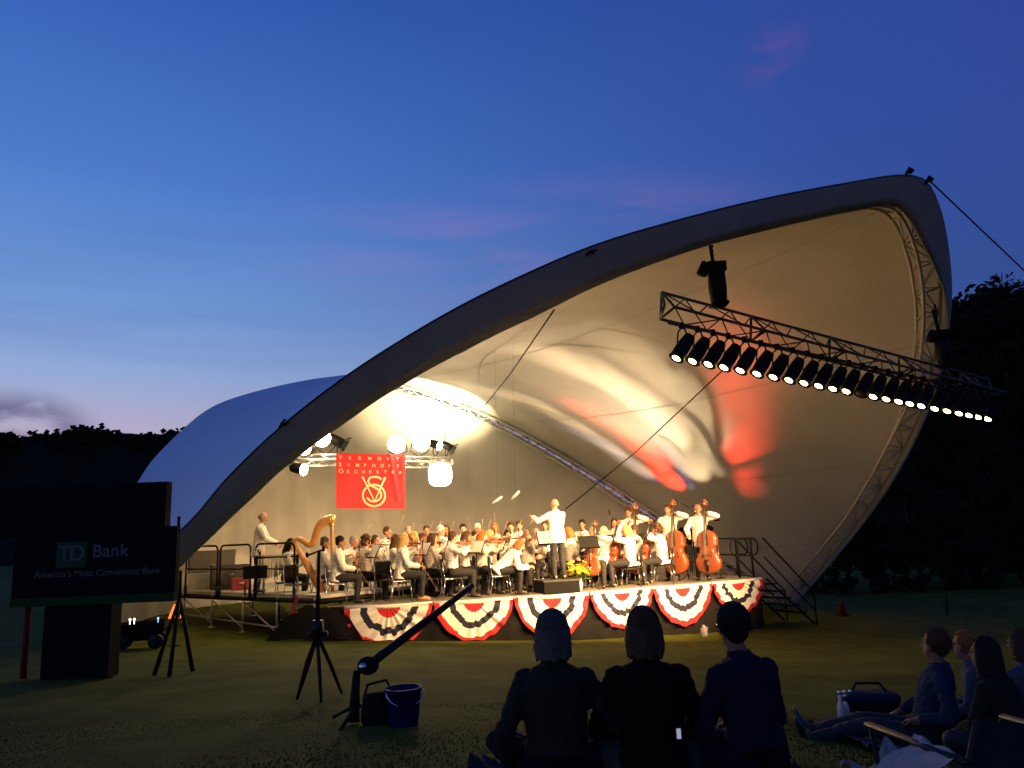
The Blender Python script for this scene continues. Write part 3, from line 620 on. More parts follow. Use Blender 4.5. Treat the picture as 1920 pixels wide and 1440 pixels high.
MB().grid([[bpt(u/48, v/30) for v in range(31)] for u in range(49)]).build('cloth', M['ban_red'], ban)
for line, v in (('VERMONT', .115), ('SYMPHONY', .245), ('ORCHESTRA', .365)):
    n = len(line)
    for k, ch in enumerate(line):
        u = .06+.86*k/(n-1)*(.96 if n < 9 else 1); sz = .155 if k == 0 else .125
        mw = frame(bpt(u, v, .012)-exB*sz*.3, exB, ZZ); text('lettering', ch, sz, M['ban_gold'], ban, mw, .003, .001)
def stroke(name, pts, w=.028):
    MB().tube([bpt(u, v, .02) for u, v in pts], w, 8, 0, .35, nB).build(name, M['ban_gold'], ban)
cxm, cym, rx, ry = .535, .765, .155*1.02, .155*bw/bh
stroke('emblem_ring', [(cxm+rx*cos(a), cym+ry*sin(a)) for a in [k*2*pi/40 for k in range(41)]])
stroke('emblem_letter', [(.37, .425), (.545, .87), (.70, .43)])
sp = [(.645, .47), (.60, .435), (.545, .425), (.48, .445), (.455, .51), (.475, .565), (.53, .61), (.60, .665), (.635, .73), (.63, .80), (.58, .86), (.53, .875), (.48, .86), (.435, .80)]
stroke('emblem_letter', [tuple(p.to_2d()) for p in crom([V((a, b, 0)) for a, b in sp], 40)])

def flood(px, py, Y, d, lensm, size, label, power=0, stand=None, ang=90, col=(1, .72, .38)):
    p = atY(px, py, Y); r = empty('flood_lamp', p, 0, label, 'stage light', 'flood lamps on the short truss'); R = aim(d); s = size
    MB().lathe([(.05*s, .24*s), (.10*s, .22*s), (.12*s, .10*s), (.125*s, -.10*s), (.13*s, -.12*s), (.11*s, -.12*s)][::-1], (0, 0, 0), 16, 0, R).build('housing', M['black'], r)
    if size > 1.9: MB().prism([(.155*s*math.copysign(abs(cos(q))**.62, cos(q)), .155*s*math.copysign(abs(sin(q))**.62, sin(q))) for q in [k*pi/16 for k in range(32)]], .05, (R @ V((0, 0, -.13*s)), R @ V((1, 0, 0)), R @ V((0, 1, 0)))).build('lens', lensm, r, False)
    elif lensm is M['lens_hot']: MB().lathe([(.10*s, -.09*s), (.137*s, -.115*s), (.137*s, -.125*s), (.10*s, -.15*s), (.02*s, -.165*s)], (0, 0, 0), 16, 0, R).build('lens', lensm, r)
    else: MB().lathe([(.112*s, -.10*s), (.08*s, -.125*s), (.02*s, -.135*s)], (0, 0, 0), 16, 0, R).build('lens', lensm, r)
    if lensm is not M['lens_hot']:
        mb = MB()
        for k in range(4):
            a = k*pi/2; e = V((cos(a), sin(a), 0)); t = V((-sin(a), cos(a), 0)); c0 = e*.125*s+V((0, 0, -.12*s)); c1 = e*.22*s+V((0, 0, -.22*s))
            pts = [R @ q for q in (c0-t*.08*s, c0+t*.08*s, c1+t*.13*s, c1-t*.13*s)]; n = (pts[1]-pts[0]).cross(pts[2]-pts[0]).normalized()*.004
            mb.rings([[q-n for q in pts], [q+n for q in pts]])
        mb.build('barn_doors', M['black'], r, False)
    ax = R @ V((1, 0, 0)); foot = V(stand)-p if stand else V((0, 0, -.3))
    MB().tube([ax*.135*s, ax*.14*s+foot*.6, foot, -ax*.14*s+foot*.6, -ax*.135*s], .013, 6).build('yoke', M['black'], r)
    if power:
        spot(p+V(d).normalized()*(.19*s+.05), p+V(d)*3, power*.8, col, ang, .8, .10*s)
tc_ = lambda px, Y, z: (V((0, 0, z))+V((colX(px, Y, z), Y, 0)))
flood(573, 838, 20.2, (-.05, -1, -.15), M['lens_hot'], 1.55, 'blazing flood lamp where the short truss meets the canopy edge', 160, on_line(B0, B1, 580)+ZZ*.15, 120)
flood(607, 821, 20.6, (.0, -1, -.12), M['lens_hot'], 1.75, 'blazing flood lamp standing left of the banner', 160, on_line(B0, B1, 612)+ZZ*.15, 120)
flood(634, 828, 20.7, (.75, .2, -.45), M['dead'], 1.15, 'dark flood lamp with open barn doors above the banner corner', 0, on_line(B0, B1, 632)+ZZ*.15)
flood(745, 833, 21.0, (.05, -1, -.1), M['lens_hot'], 1.75, 'blazing flood lamp above the right corner of the banner', 160, on_line(B0, B1, 748)+ZZ*.15, 120)
flood(788, 830, 21.2, (.25, -1, -.12), M['lens_hot'], 1.75, 'second blazing flood lamp right of the banner', 160, on_line(B0, B1, 786)+ZZ*.15, 120)
flood(818, 834, 21.4, (.85, -.40, -.35), M['lens_hot'], .95, 'tilted flood lamp showing a slim bright lens right of the banner', 120, on_line(B0, B1, 816)+ZZ*.15, 90)
flood(841, 838, 21.6, (.8, .1, -.5), M['lens_dim'], .9, 'dim flood lamp at the right end of the short truss', 0, on_line(B0, B1, 838)+ZZ*.15)
flood(562, 879, 20.3, (.85, -.33, -.2), M['lens_hot'], 1.15, 'black flood lamp hanging below the left end of the short truss', 140, on_line(B0, B1, 562)-ZZ*.15, 80)
flood(825, 889, 21.2, (.12, -1, -.12), M['lens_hot'], 2.0, 'huge blazing square flood lamp below the right end of the short truss', 420, on_line(B0, B1, 825)-ZZ*.15, 140)
# uplight cluster at the rear arch washing the fabric white
for i, (px, py, lab) in enumerate([(842, 783, 'bright fabric flood on the rear arch, left of its pair'), (868, 792, 'bright fabric flood on the rear arch, right of its pair')]):
    s_ = sad_at(800, 735)
    jx_ = min(range(20, 90), key=lambda j: abs(960+F*(D3[j]-CAM).dot(RI)/(D3[j]-CAM).dot(FW)-px)); p = atY(px, py, 28.3); d = (s_-p); arm_ = D3[jx_]-p; r = empty('arch_flood', p, 0, lab, 'stage light', 'floods on the rear arch'); R = aim(d)
    MB().lathe([(.03, .10), (.05, .12), (.05, .17), (.02, .18)], n=12).build('cap', M['truss_pale'], r)
    MB().ell((0, 0, 0), (.115, .115, .115)).build('globe', M['lens_hot'], r)
    MB().tube([V((0, 0, .1)), arm_], .025, 6).build('bracket', M['truss_pale'], r)
    spot(p+d.normalized()*.25, s_+V((1.2*i-.3, 0, 0)), 2500, (1, .76, .42), 112, .9, .12)
# coloured beams raking up the canopy from stands behind the basses
WH = (1, .72, .40)
def fabric_beam(src, tgt, power, col, ang, blend=.5, lab=None, r=.05):
    p = V(src); s_ = sad_at(*tgt); e = empty('floor_can', p, 0, lab, 'stage light', 'floor cans behind the orchestra'); d = s_-p; R = aim(d)
    MB().lathe([(.05, .22), (.09, .2), (.105, .05), (.105, -.15), (.09, -.15)][::-1], (0, 0, 0), 14, 0, R).build('can_body', M['black'], e)
    MB().lathe([(.092, -.13), (.02, -.125)], (0, 0, 0), 14, 0, R).build('lens', mat('gel_lens', (.3, .3, .3), .3, emit=col, es=8), e)
    gg = gz(p.x, p.y)-p.z; MB().tube([(0, 0, -.02), (0, 0, gg)], .02, 6).lathe([(.24, gg), (.24, gg+.02), (.02, gg+.04)], (0, 0, 0), 12).build('stand', M['black'], e)
    spot(p+d.normalized()*.2, s_, power, col, ang, blend, r)
def streak(src, path, col, w, E, lab, rad=.04):
    p = V(src); e = None
    P = crom([V((a, b, 0)) for a, b in path], 6)
    for k, q in enumerate(P):
        s_ = sad_at(q.x, q.y); d = s_-p; L = d.length; a_ = math.degrees(2*math.atan(w*(1 if k else 1.1)/L)); f = .55+.45*sin(pi*(k+1)/7)
        if e is None and lab: fabric_beam(p, path[len(path)//2], E*L*L*f, col, a_, 1.0, lab, r=rad)
        else: spot(p+d.normalized()*.2, s_, E*L*L*f, col, a_, 1.0, rad)
        e = 1
def isrc(px, py, o):
    q = sad_at(px, py); n = inward(q); r = q+n*o; r.z = max(r.z, 1.5); return r
streak(isrc(1365, 985, 1.6), [(1338, 940), (1288, 850), (1225, 775), (1135, 705), (1030, 668)], WH, 1.05, 62, 'white floor can aimed highest up the canopy', .015)
streak(isrc(1365, 985, 1.6), [(1345, 860), (1310, 770), (1255, 705), (1160, 655)], WH, 1.0, 26, None, .012)
lc = [o for o in bpy.data.objects if o.name.startswith('floor_can')][-1]; src_ = lc.location.copy()
for pth in (((1352, 850), (1300, 790), (1210, 722), (1110, 668), (1070, 655)), ((1352, 850), (1338, 770), (1290, 705), (1240, 690))):  # added ropes in the white beam, shaped to cast curved shadows on the fabric
    P_ = [(sad_at(*q)-src_)*.17 for q in pth]; P_ = [V((.0, .05, -.3))]+P_
    MB().tube(crom(P_, 24), .020, 6).build('shadow_rope', M['black'], lc)
streak(isrc(1330, 985, 1.5), [(1250, 925), (1180, 868), (1100, 808), (1005, 757), (915, 737)], WH, .60, 60, 'white floor can aimed low along the canopy')
streak(isrc(1345, 990, 1.7), [(1285, 930), (1240, 875), (1198, 826), (1155, 793), (1115, 781)], (1, .04, .02), .68, 240, 'red floor can aimed along the canopy above the rear arch')
streak(isrc(1320, 990, 1.4), [(1240, 915), (1190, 872), (1130, 832), (1060, 800)], (.38, .40, 1), .42, 13, 'blue floor can nearest the rear arch')
streak(isrc(1355, 990, 1.5), [(1305, 925), (1265, 862), (1225, 812)], (.38, .40, 1), .40, 10, 'blue floor can aimed between the white and red streaks')
rs_ = isrc(1400, 985, 1.8)
streak(rs_, [(1404, 930), (1399, 850)], (1, .05, .025), .62, 20, 'red floor can aimed straight up the canopy')
ro_ = [o for o in bpy.data.objects if o.name.startswith('floor_can')][-1]; rd = sad_at(1400, 838)-rs_; rR = aim(rd); rL = rd.length
for c_, w_, h_, a_ in (((.085, 0), .07, .26, .16), ((-.080, 0), .07, .26, .06), ((0, .135), .26, .07, .2), ((0, -.15), .24, .07, -.15)):  # added plates in the red beam, cutting its patch to straight edges
    MB().box(rR @ V((c_[0]*1.05, c_[1]*1.05, -.52)), (w_, h_, .004), rR @ Matrix.Rotation(a_, 3, 'Z')).build('barn_door', M['black'], ro_, False)
spot(rs_+rd.normalized()*.2, sad_at(1400, 838), 46*rL*rL, (1, .045, .022), 36, .85, .010)
streak(isrc(1385, 990, 2.0), [(1402, 810), (1398, 735), (1362, 645)], (1, .12, .06), 1.15, 15, 'red floor can washing the upper canopy')
streak(isrc(1395, 1000, 2.6), [(1150, 760), (1000, 680)], (1, .72, .44), 5.5, 10, 'added white fill lamp washing the whole canopy')  # added fill lamp that brightens the canopy lining as a whole

# ------------------------------------------------------------------ people
def ik(S, Wr, l1, l2, pole):
    d = Wr-S; L = min(d.length, (l1+l2)*.999); dn = d.normalized(); a = (l1*l1-l2*l2+L*L)/(2*L); h = sqrt(max(0, l1*l1-a*a))
    p = V(pole); p = p-dn*p.dot(dn); p.normalize(); return S+dn*a+p*h, S+dn*L
def hand(mb, Wr, d, n, side, curl=.7):
    d = d.normalized(); n = (n-d*n.dot(d)).normalized(); x = d.cross(n)*side     # x towards the thumb side
    R = []
    for t, w, h in ((-.01, .024, .018), (.02, .034, .017), (.06, .040, .015), (.088, .038, .012)):
        c = Wr+d*t; R.append([c+x*(w*cos(a))+n*(h*sin(a)) for a in [k*2*pi/10 for k in range(10)]])
    if side > 0: mb.rings(R)
    else: mb.rings([r[::-1] for r in R])
    for k, (o, L) in enumerate(((.030, .068), (.011, .078), (-.009, .072), (-.028, .056))):
        p = Wr+d*.085+x*o; dd = d+x*(o*2.5); dd.normalize(); pts = [p]; a = 0
        for f in (.45, .32, .23): a += curl*(1, 1.2, .8)[int((.45-f)*10)//1 if False else (0 if f > .4 else 1 if f > .3 else 2)]; q = (dd*cos(a)+n*sin(a)); pts.append(pts[-1]+q*L*f)
        for i in range(3): mb.cap(pts[i], pts[i+1], .0095-.0008*i, .0088-.0008*i, 7)
    p = Wr+d*.025+x*.03; q = p+(d*.6+x*.75+n*.25).normalized()*.042; mb.cap(p, q, .0125, .0105, 7); mb.cap(q, q+(d*.85+x*.2+n*.45).normalized()*.034, .0102, .0088, 7)
def pose(base, lean=.05, hl=(-.12, .30, .70), hr=(.12, .30, .70), yaw=0, nod=0, spread=.13, poleL=(-.6, -.4, -1), poleR=(.6, -.4, -1), curl=.7):
    J = {'base': base}
    if base == 'seat': P = V((0, -.01, .54)); hip = (.095, .01, .52); kn = (spread, .43, .50); an = (spread, .40, .09); tl = 1.0
    elif base == 'stand': P = V((0, 0, .97)); hip = (.092, 0, .93); kn = (.10, .025, .50); an = (.115, -.02, .09); tl = 1.0
    elif base == 'cross': P = V((0, 0, .13)); hip = (.10, .03, .13); kn = (.36, .30, .20); an = (-.10, .38, .09); tl = 1.0
    else: P = V((0, 0, .13)); hip = (.10, .03, .12); kn = (.11, .46, .20); an = (.13, .88, .09); tl = 1.0
    s = V((0, sin(lean), cos(lean))); f = V((0, cos(lean), -sin(lean)))
    J.update(P=P, s=s, f=f, curl=curl)
    for sd, nm in ((-1, 'L'), (1, 'R')):
        J['hip'+nm] = V((hip[0]*sd, hip[1], hip[2])); J['kn'+nm] = V((kn[0]*sd, kn[1], kn[2])); J['an'+nm] = V((an[0]*sd, an[1]+(.03*sd if base == 'cross' else 0), an[2]))
        J['sh'+nm] = P+s*.446+V((.166*sd, 0, 0))
    J['neck'] = P+s*.545; hd = V((0, sin(lean*.35+.05), cos(lean*.35+.05)))
    J['hc'] = J['neck']+hd*.145+f*.015
    J['hR'] = Matrix.Rotation(-yaw, 3, 'Z') @ Matrix.Rotation(-nod, 3, 'X')
    J['elL'], J['wrL'] = ik(J['shL'], V(hl), .29, .265, poleL); J['elR'], J['wrR'] = ik(J['shR'], V(hr), .29, .265, poleR)
    return J
def torso_rings(J, g=0, lo=0, wide=1.0):
    R = []
    for t, rx, ry, fy in ((-.10, .135, .10, .0), (-.04, .168, .122, 0), (.06, .162, .118, .004), (.16, .142, .108, .008), (.28, .155, .112, .004), (.39, .178, .112, -.004), (.455, .172, .095, -.008), (.495, .136, .080, -.008), (.53, .078, .062, -.006), (.555, .060, .055, -.004)):
        if t < lo: continue
        c = J['P']+J['s']*t+J['f']*fy; R.append([c+V((1, 0, 0))*((rx*wide+g)*cos(a))+J['f']*((ry*(.5+.5*wide)+g)*sin(a)) for a in [k*2*pi/18 for k in range(18)]])
    return R
def leg(mb, J, nm, g=0, foot=True):
    h, k, a = J['hip'+nm], J['kn'+nm], J['an'+nm]
    mb.cap(h, h.lerp(k, .5), .088+g, .076+g); mb.cap(h.lerp(k, .45), k, .078+g, .056+g); c = k.lerp(a, .32)
    mb.cap(k, c, .055+g, .054+g); mb.cap(c, a, .054+g, .036+g)
def footdir(J, nm):
    if J['base'] == 'legs': return V((.25 if nm == 'R' else -.25, .25, 1)).normalized()
    if J['base'] == 'cross': return V((-.8 if nm == 'R' else .8, .5, -.05)).normalized()
    return V((.14 if nm == 'R' else -.14, 1, 0)).normalized()
def make_body(J, voxel):
    mb = MB(); mb.rings(torso_rings(J)); mb.cap(J['neck']-J['s']*.03, J['hc']-V((0, 0, .06)), .056, .05)
    hc, R = J['hc'], J['hR']; at = lambda x, y, z: hc+R @ V((x, y, z))
    mb.ell(at(0, -.010, .022), (.074, .094, .100), R); mb.ell(at(0, .024, -.045), (.057, .068, .085), R); mb.ell(at(0, .058, -.10), (.03, .03, .025), R)
    mb.cap(at(0, .090, .01), at(0, .110, -.028), .010, .016, 8); mb.cap(at(-.035, .075, .028), at(.035, .075, .028), .016, .016, 8)
    for s_ in (-1, 1): mb.ell(at(.075*s_, -.004, -.008), (.013, .024, .034), R, 8, 6)
    for nm, sd in (('L', -1), ('R', 1)):
        sh, el, wr = J['sh'+nm], J['el'+nm], J['wr'+nm]
        mb.ell(sh, (.058, .058, .056)); mb.cap(sh, el, .052, .041); c = el.lerp(wr, .3); mb.cap(el, c, .042, .041); mb.cap(c, wr, .041, .026)
        d = (wr-el).normalized(); n = V((0, 0, -1)) if abs(d.z) < .8 else V((0, 1, 0)); hand(mb, wr, d, n, -sd*1.0, J['curl'])
        leg(mb, J, nm); a = J['an'+nm]; fd = footdir(J, nm); mb.cap(a-fd*.045-V((0, 0, .045)), a+fd*.13-V((0, 0, .055)), .036, .026)
    return remesh(mb, 'body', M['skin'], voxel)
def make_top(J, coat, voxel):
    mb = MB(); R = torso_rings(J, .024 if coat else .020, 0, 1.02)
    if coat:
        ex = []
        drop = .19 if J['base'] == 'stand' else .10
        for t, rx, ry in ((-drop, .20, .155), (-drop*.5, .195, .15)):
            c = J['P']+J['s']*t; ex.append([c+V((1, 0, 0))*(rx*cos(a))+J['f']*(ry*sin(a)) for a in [k*2*pi/18 for k in range(18)]])
        R = ex+R
    mb.rings(R[:-1]); g = .016 if coat else .010
    for nm in 'LR':
        sh, el, wr = J['sh'+nm], J['el'+nm], J['wr'+nm]; e = el.lerp(wr, .94 if coat else .9)
        mb.ell(sh, (.062+g, .062+g, .060+g)); mb.cap(sh, el, .057+g, .046+g); mb.tube([el-(sh-el).normalized()*-.0, el.lerp(e, .3), e], [.046+g, .046+g, .034+g], 12); mb.ell(el, (.047+g,)*3)
    mb.lathe([(.098, -.075), (.080, -.04), (.070, -.01), (.067, .022)], J['neck']+J['s']*.005-J['f']*.006, 16)
    return remesh(mb, 'jacket' if coat else 'shirt', M['white'], voxel, 3, .009 if coat else .007)
def make_trousers(J, voxel, skirt=False):
    mb = MB(); mb.rings([r for r in torso_rings(J, .012)[:4]])
    for nm in 'LR': leg(mb, J, nm, .016)
    if skirt and J['base'] == 'seat':
        R = []
        for t in range(6):
            u = t/5; a, b = J['hipL'].lerp(J['knL'], u), J['hipR'].lerp(J['knR'], u); c = (a+b)/2; w = (b-a).length/2+.09
            R.append([c+V((w*cos(q), 0, .085*sin(q))) for q in [k*pi/8 for k in range(16)]])
        mb.rings(R)
    return remesh(mb, 'trousers', M['trousers'], voxel, 3, .006)
def make_shoe(J, nm):
    a = J['an'+nm]; fd = footdir(J, nm); up = V((0, 0, 1)) if abs(fd.z) < .7 else V((0, -1, 0)); sd = fd.cross(up).normalized(); R = []
    for t, w, h, z in ((-.065, .025, .02, -.05), (-.05, .038, .045, -.042), (.0, .04, .05, -.04), (.06, .044, .034, -.055), (.13, .046, .026, -.062), (.175, .034, .018, -.068), (.19, .012, .010, -.07)):
        c = a+fd*t+up*z; R.append([c+sd*(w*cos(q))+up*(max(-.9, sin(q))*h) for q in [k*pi/6 for k in range(12)]])
    return MB().rings(R).mesh('shoe', M['shoe'])
def make_hair(J, kind):
    hc, R = J['hc'], J['hR']; at = lambda x, y, z: hc+R @ V((x, y, z)); mb = MB(); rnd = random.Random(hash(kind) % 97 if False else len(kind)*7)
    if kind == 'bald':
        for k in range(15):
            a = pi+.15+(pi-.3)*k/14; mb.ell(at(.076*cos(a), -.008+.092*sin(a), -.012), (.014, .014, .042), R, 7, 5)
        return remesh(mb, 'hair', M['h_grey'], .009, 2)
    mb.ell(at(0, -.020, .036), (.083, .098, .100), R)
    if kind in ('short', 'man'):
        mb.ell(at(0, -.055, -.005), (.072, .055, .075), R)
        for s_ in (-1, 1): mb.ell(at(.074*s_, -.012, .015), (.012, .03, .045), R, 8, 6)
        for _ in range(26):
            a = rnd.uniform(0, 6.28); e = rnd.uniform(.2, 1.3); p = at(.08*cos(a)*cos(e), -.02+.095*sin(a)*cos(e), .036+.097*sin(e)); mb.cap(p, p+R @ V((rnd.gauss(0, .008), -.02, .004)), .012, .006, 6)
    if kind in ('long', 'bob', 'hood'):
        L = .30 if kind == 'long' else .09
        for k in range(13):
            a = pi-.35+(pi+.7)*k/12; x, y = .080*cos(a), -.018+.088*sin(a); w = 1.12+rnd.uniform(-.08, .08)
            b = at(x*w*(.93 if kind == 'bob' else 1), y*w*.95-.008, -.03-L*.45); c = b+V((rnd.gauss(0, .008), -.012, -L*.5)); mb.cap(at(x, y, .03), b, .026, .026, 8); mb.cap(b, c, .026, .014, 8)
    if kind == 'curly':
        for _ in range(70):
            a = rnd.uniform(0, 6.28); e = rnd.uniform(-.9, 1.4); r = 1.15
            if sin(a) > .35 and e < .65: continue
            mb.ell(at(.085*cos(a)*cos(e)*r, -.022+.10*sin(a)*cos(e)*r, .02+.105*sin(e)*r-.02*(e < 0)), (.026,)*3, None, 7, 5)
    if kind == 'bun': mb.ell(at(0, -.125, .05), (.04, .036, .04), R, 10, 7); mb.ell(at(0, -.06, -.005), (.07, .05, .07), R)
    return remesh(mb, 'hair', M['h_brown'], .010, 1)
def strands(J, kind, base):
    hc, R = J['hc'], J['hR']; at = lambda x, y, z: hc+R @ V((x, y, z)); mb = MB(); rnd = random.Random(11); drop = {'long': .30, 'bob': .09}.get(kind, 0)
    mb.add([v.co.copy() for v in base.vertices], [tuple(p.vertices) for p in base.polygons])
    for _ in range(420):
        a = rnd.uniform(0, 2*pi); front = sin(a) > .25; e1 = (.75 if front else (-.35 if drop == 0 else -.2))+rnd.uniform(-.1, .25); tw = rnd.gauss(0, .18); lift = 1.03+rnd.random()*.06; pts = []
        for k in range(6):
            u = k/5; e = 1.45+(e1-1.45)*u; b = a+tw*u; pts.append(at(.083*cos(b)*cos(e)*lift, -.020+.098*sin(b)*cos(e)*lift, .036+.100*sin(e)*lift))
        if drop and not front:
            L = drop*rnd.uniform(.6, 1.25); p = pts[-1]; pts += [p+R @ V((rnd.gauss(0, .006), -.004, -L*.55)), p+R @ V((rnd.gauss(0, .014), rnd.gauss(-.004, .01), -L))]
        elif rnd.random() < .35: pts.append(pts[-1]+R @ V((.016*cos(a)+rnd.gauss(0, .006), .016*sin(a), rnd.gauss(-.01, .01))))
        n = len(pts); mb.tube(pts, [.0045]*(n-2)+[.003, .001], 4)
    return mb.mesh('hair', M['h_brown'])
CACHE = {}
def cached(key, fn):
    if key not in CACHE: CACHE[key] = fn()
    return CACHE[key]
POSES = dict(
 lap=pose('seat', .10, (-.13, .36, .67), (.11, .38, .68), .1, .12), lap2=pose('seat', -.04, (-.10, .33, .70), (.16, .30, .68), -.35, .05),
 violin=pose('seat', .04, (-.22, .40, 1.13), (.17, .34, 1.0), -.35, .12, .13, (-.5, .1, -1), (1, -.2, -.5), .9), viola2=pose('seat', .12, (-.20, .42, 1.08), (.24, .30, .92), -.3, .25, .13, (-.5, .1, -1), (1, -.3, -.5), .9),
 bent=pose('seat', .88, (-.10, .66, .56), (.14, .62, .55), 0, .5), cello=pose('seat', .14, (-.16, .20, 1.12), (.30, .42, .70), .1, .2, .25, (-1, .1, -.2), (1, -.2, -.3), .9),
 wind=pose('seat', .02, (-.05, .30, .98), (.06, .33, .88), 0, .12, .13, (-1, -.2, -.6), (1, -.2, -.6), .9), read=pose('seat', .16, (-.16, .42, .82), (.16, .42, .82), .15, .25),
 bass=pose('stand', .10, (-.22, .26, 1.56), (.24, .40, 1.05), .15, .18, .13, (-1, .1, .1), (1, -.3, -.4), .9), conduct=pose('stand', .06, (-.40, .42, 1.40), (.10, .46, 1.26), -.5, .10, .13, (-.7, -.3, -.8), (.9, -.2, -.8), .5),
 perc=pose('stand', .10, (-.14, .42, 1.06), (.16, .42, 1.04), .05, .32, .13, (-.6, -.6, -.6), (.6, -.6, -.6), .9), stand=pose('stand', .0, (-.24, .05, .92), (.24, .05, .92)),
 sit_prop=pose('cross', .18, (-.27, .10, .10), (.22, .30, .24), .05, -.05, .13, (-.3, -.8, .2), (.7, -.3, -.6), .25), sit=pose('cross', .20, (-.14, .36, .22), (.14, .36, .22), 0, -.05, .13, (-.75, -.4, -.5), (.75, -.4, -.5)), sit2=pose('cross', .18, (-.16, .36, .24), (.14, .36, .24), .35, -.02, .13, (-.6, -.5, -.6), (.6, -.5, -.6)),
 legs=pose('legs', -.25, (-.20, .10, .28), (.24, .18, .24), .75, -.1, .13, (-.6, -.8, 0), (.6, -.8, 0), .6))
def person(pk, loc, face, label, hair='short', hm='h_brown', top='jacket', tm='white', skin='skin', tie=False, scale=1.0, group=None, trm='trousers', fine=False, skirt=False, shoem='shoe', glasses=False):
    J = POSES[pk]; vx = .011 if not fine else .0105
    r = empty('person', loc, -radians(face), label, 'person', group); r.scale = (scale,)*3
    hkey = (pk, hair, fine)
    b = link('body', cached((pk, 'b'), lambda: make_body(J, vx)), r); setm(b, M[skin])
    t = link('jacket' if top == 'jacket' else 'shirt', cached((pk, top), lambda: make_top(J, top == 'jacket', .0135)), r); setm(t, M[tm])
    k = link('trousers', cached((pk, 't', skirt), lambda: make_trousers(J, .0135, skirt)), r); setm(k, M[trm])
    h = link('hair', cached(hkey, lambda: make_hair(J, hair) if not fine else strands(J, hair, make_hair(J, hair))), r); setm(h, M[hm])
    for nm in 'LR': s_ = link('shoe', cached((pk, 's', nm), lambda: make_shoe(J, nm)), r); setm(s_, M[shoem])
    hc, R = J['hc'], J['hR']
    for sx in (-1, 1): link('eye', cached((pk, 'e', sx), lambda: MB().ell(hc+R @ V((.031*sx, .083, .006)), (.010, .008, .006), R, 8, 6).mesh('eye', M['eye'])), r)
    link('mouth', cached((pk, 'm'), lambda: MB().ell(hc+R @ V((0, .090, -.062)), (.022, .008, .007), R, 8, 6).mesh('mouth', M['lip'])), r)
    if tie: link('bow_tie', cached((pk, 'tie'), lambda: MB().ell(J['neck']+J['f']*.075+J['s']*.0+V((-.026, 0, 0)), (.028, .012, .02), None, 8, 6).ell(J['neck']+J['f']*.075+V((.026, 0, 0)), (.028, .012, .02), None, 8, 6).ell(J['neck']+J['f']*.078, (.012, .012, .012), None, 8, 6).mesh('bow_tie', M['ebony'])), r)
    if glasses:
        g = MB()
        for sx in (-1, 1):
            g.tube([hc+R @ V((.033*sx+.026*cos(a), .098, .004+.02*sin(a))) for a in [k*pi/8 for k in range(17)]], .003, 5); g.tube([hc+R @ V((.06*sx, .096, .008)), hc+R @ V((.082*sx, .0, .012))], .003, 5)
        g.build('glasses', M['chrome'], r)
    return r
def mtx(r): return Matrix.Translation(r.location) @ r.rotation_euler.to_matrix().to_4x4() @ Matrix.Scale(r.scale[0], 4)
# ---- chairs, stands, instruments
def chair_meshes():
    fr = MB()
    P = {}
    leg_ = lambda x, y0, y1: MB().tube([(x, y0, .43), (x*1.08, y1, 0)], .0125, 7).mesh('leg', M['chrome'])
    seat = MB(); R = []
    for t, z, w in ((-.21, .455, .19), (-.19, .45, .21), (0, .445, .22), (.18, .45, .22), (.215, .438, .20)): R.append([V((w*cos(a) if abs(cos(a)) > .3 else w*cos(a)*1.0, t, z+.014*sin(a))) for a in [k*pi/6 for k in range(12)]])
    seat.rings(R)
    bk = MB(); R = []
    for z, w, y in ((.60, .18, -.215), (.63, .20, -.225), (.74, .205, -.235), (.83, .20, -.25), (.875, .17, -.26)): R.append([V((w*cos(a), y-.03*(1-cos(a)**2)*0+.012*sin(a)+.03*cos(a)**2, z)) for a in [k*pi/6 for k in range(12)]])
    bk.rings(R)
    for x in (-.2, .2): fr.tube([(x, .19, .43), (x, -.19, .43), (x, -.225, .60), (x*.98, -.235, .80)], .0125, 7)
    fr.tube([(-.2, .12, .428), (.2, .12, .428)], .0125, 7)
    return seat.mesh('seat', M['plastic']), bk.mesh('backrest', M['plastic']), fr.mesh('frame', M['chrome']), [leg_(x, y0, y1) for x in (-.2, .2) for y0, y1 in ((.19, .24), (-.18, -.25))]
CHM = chair_meshes()
def chair(loc, face, label):
    r = empty('chair', loc, -radians(face), label, 'chair', 'black stacking chairs on the stage'); link('seat', CHM[0], r); link('backrest', CHM[1], r); link('frame', CHM[2], r)
    for m_ in CHM[3]: link('leg', m_, r)
    return r
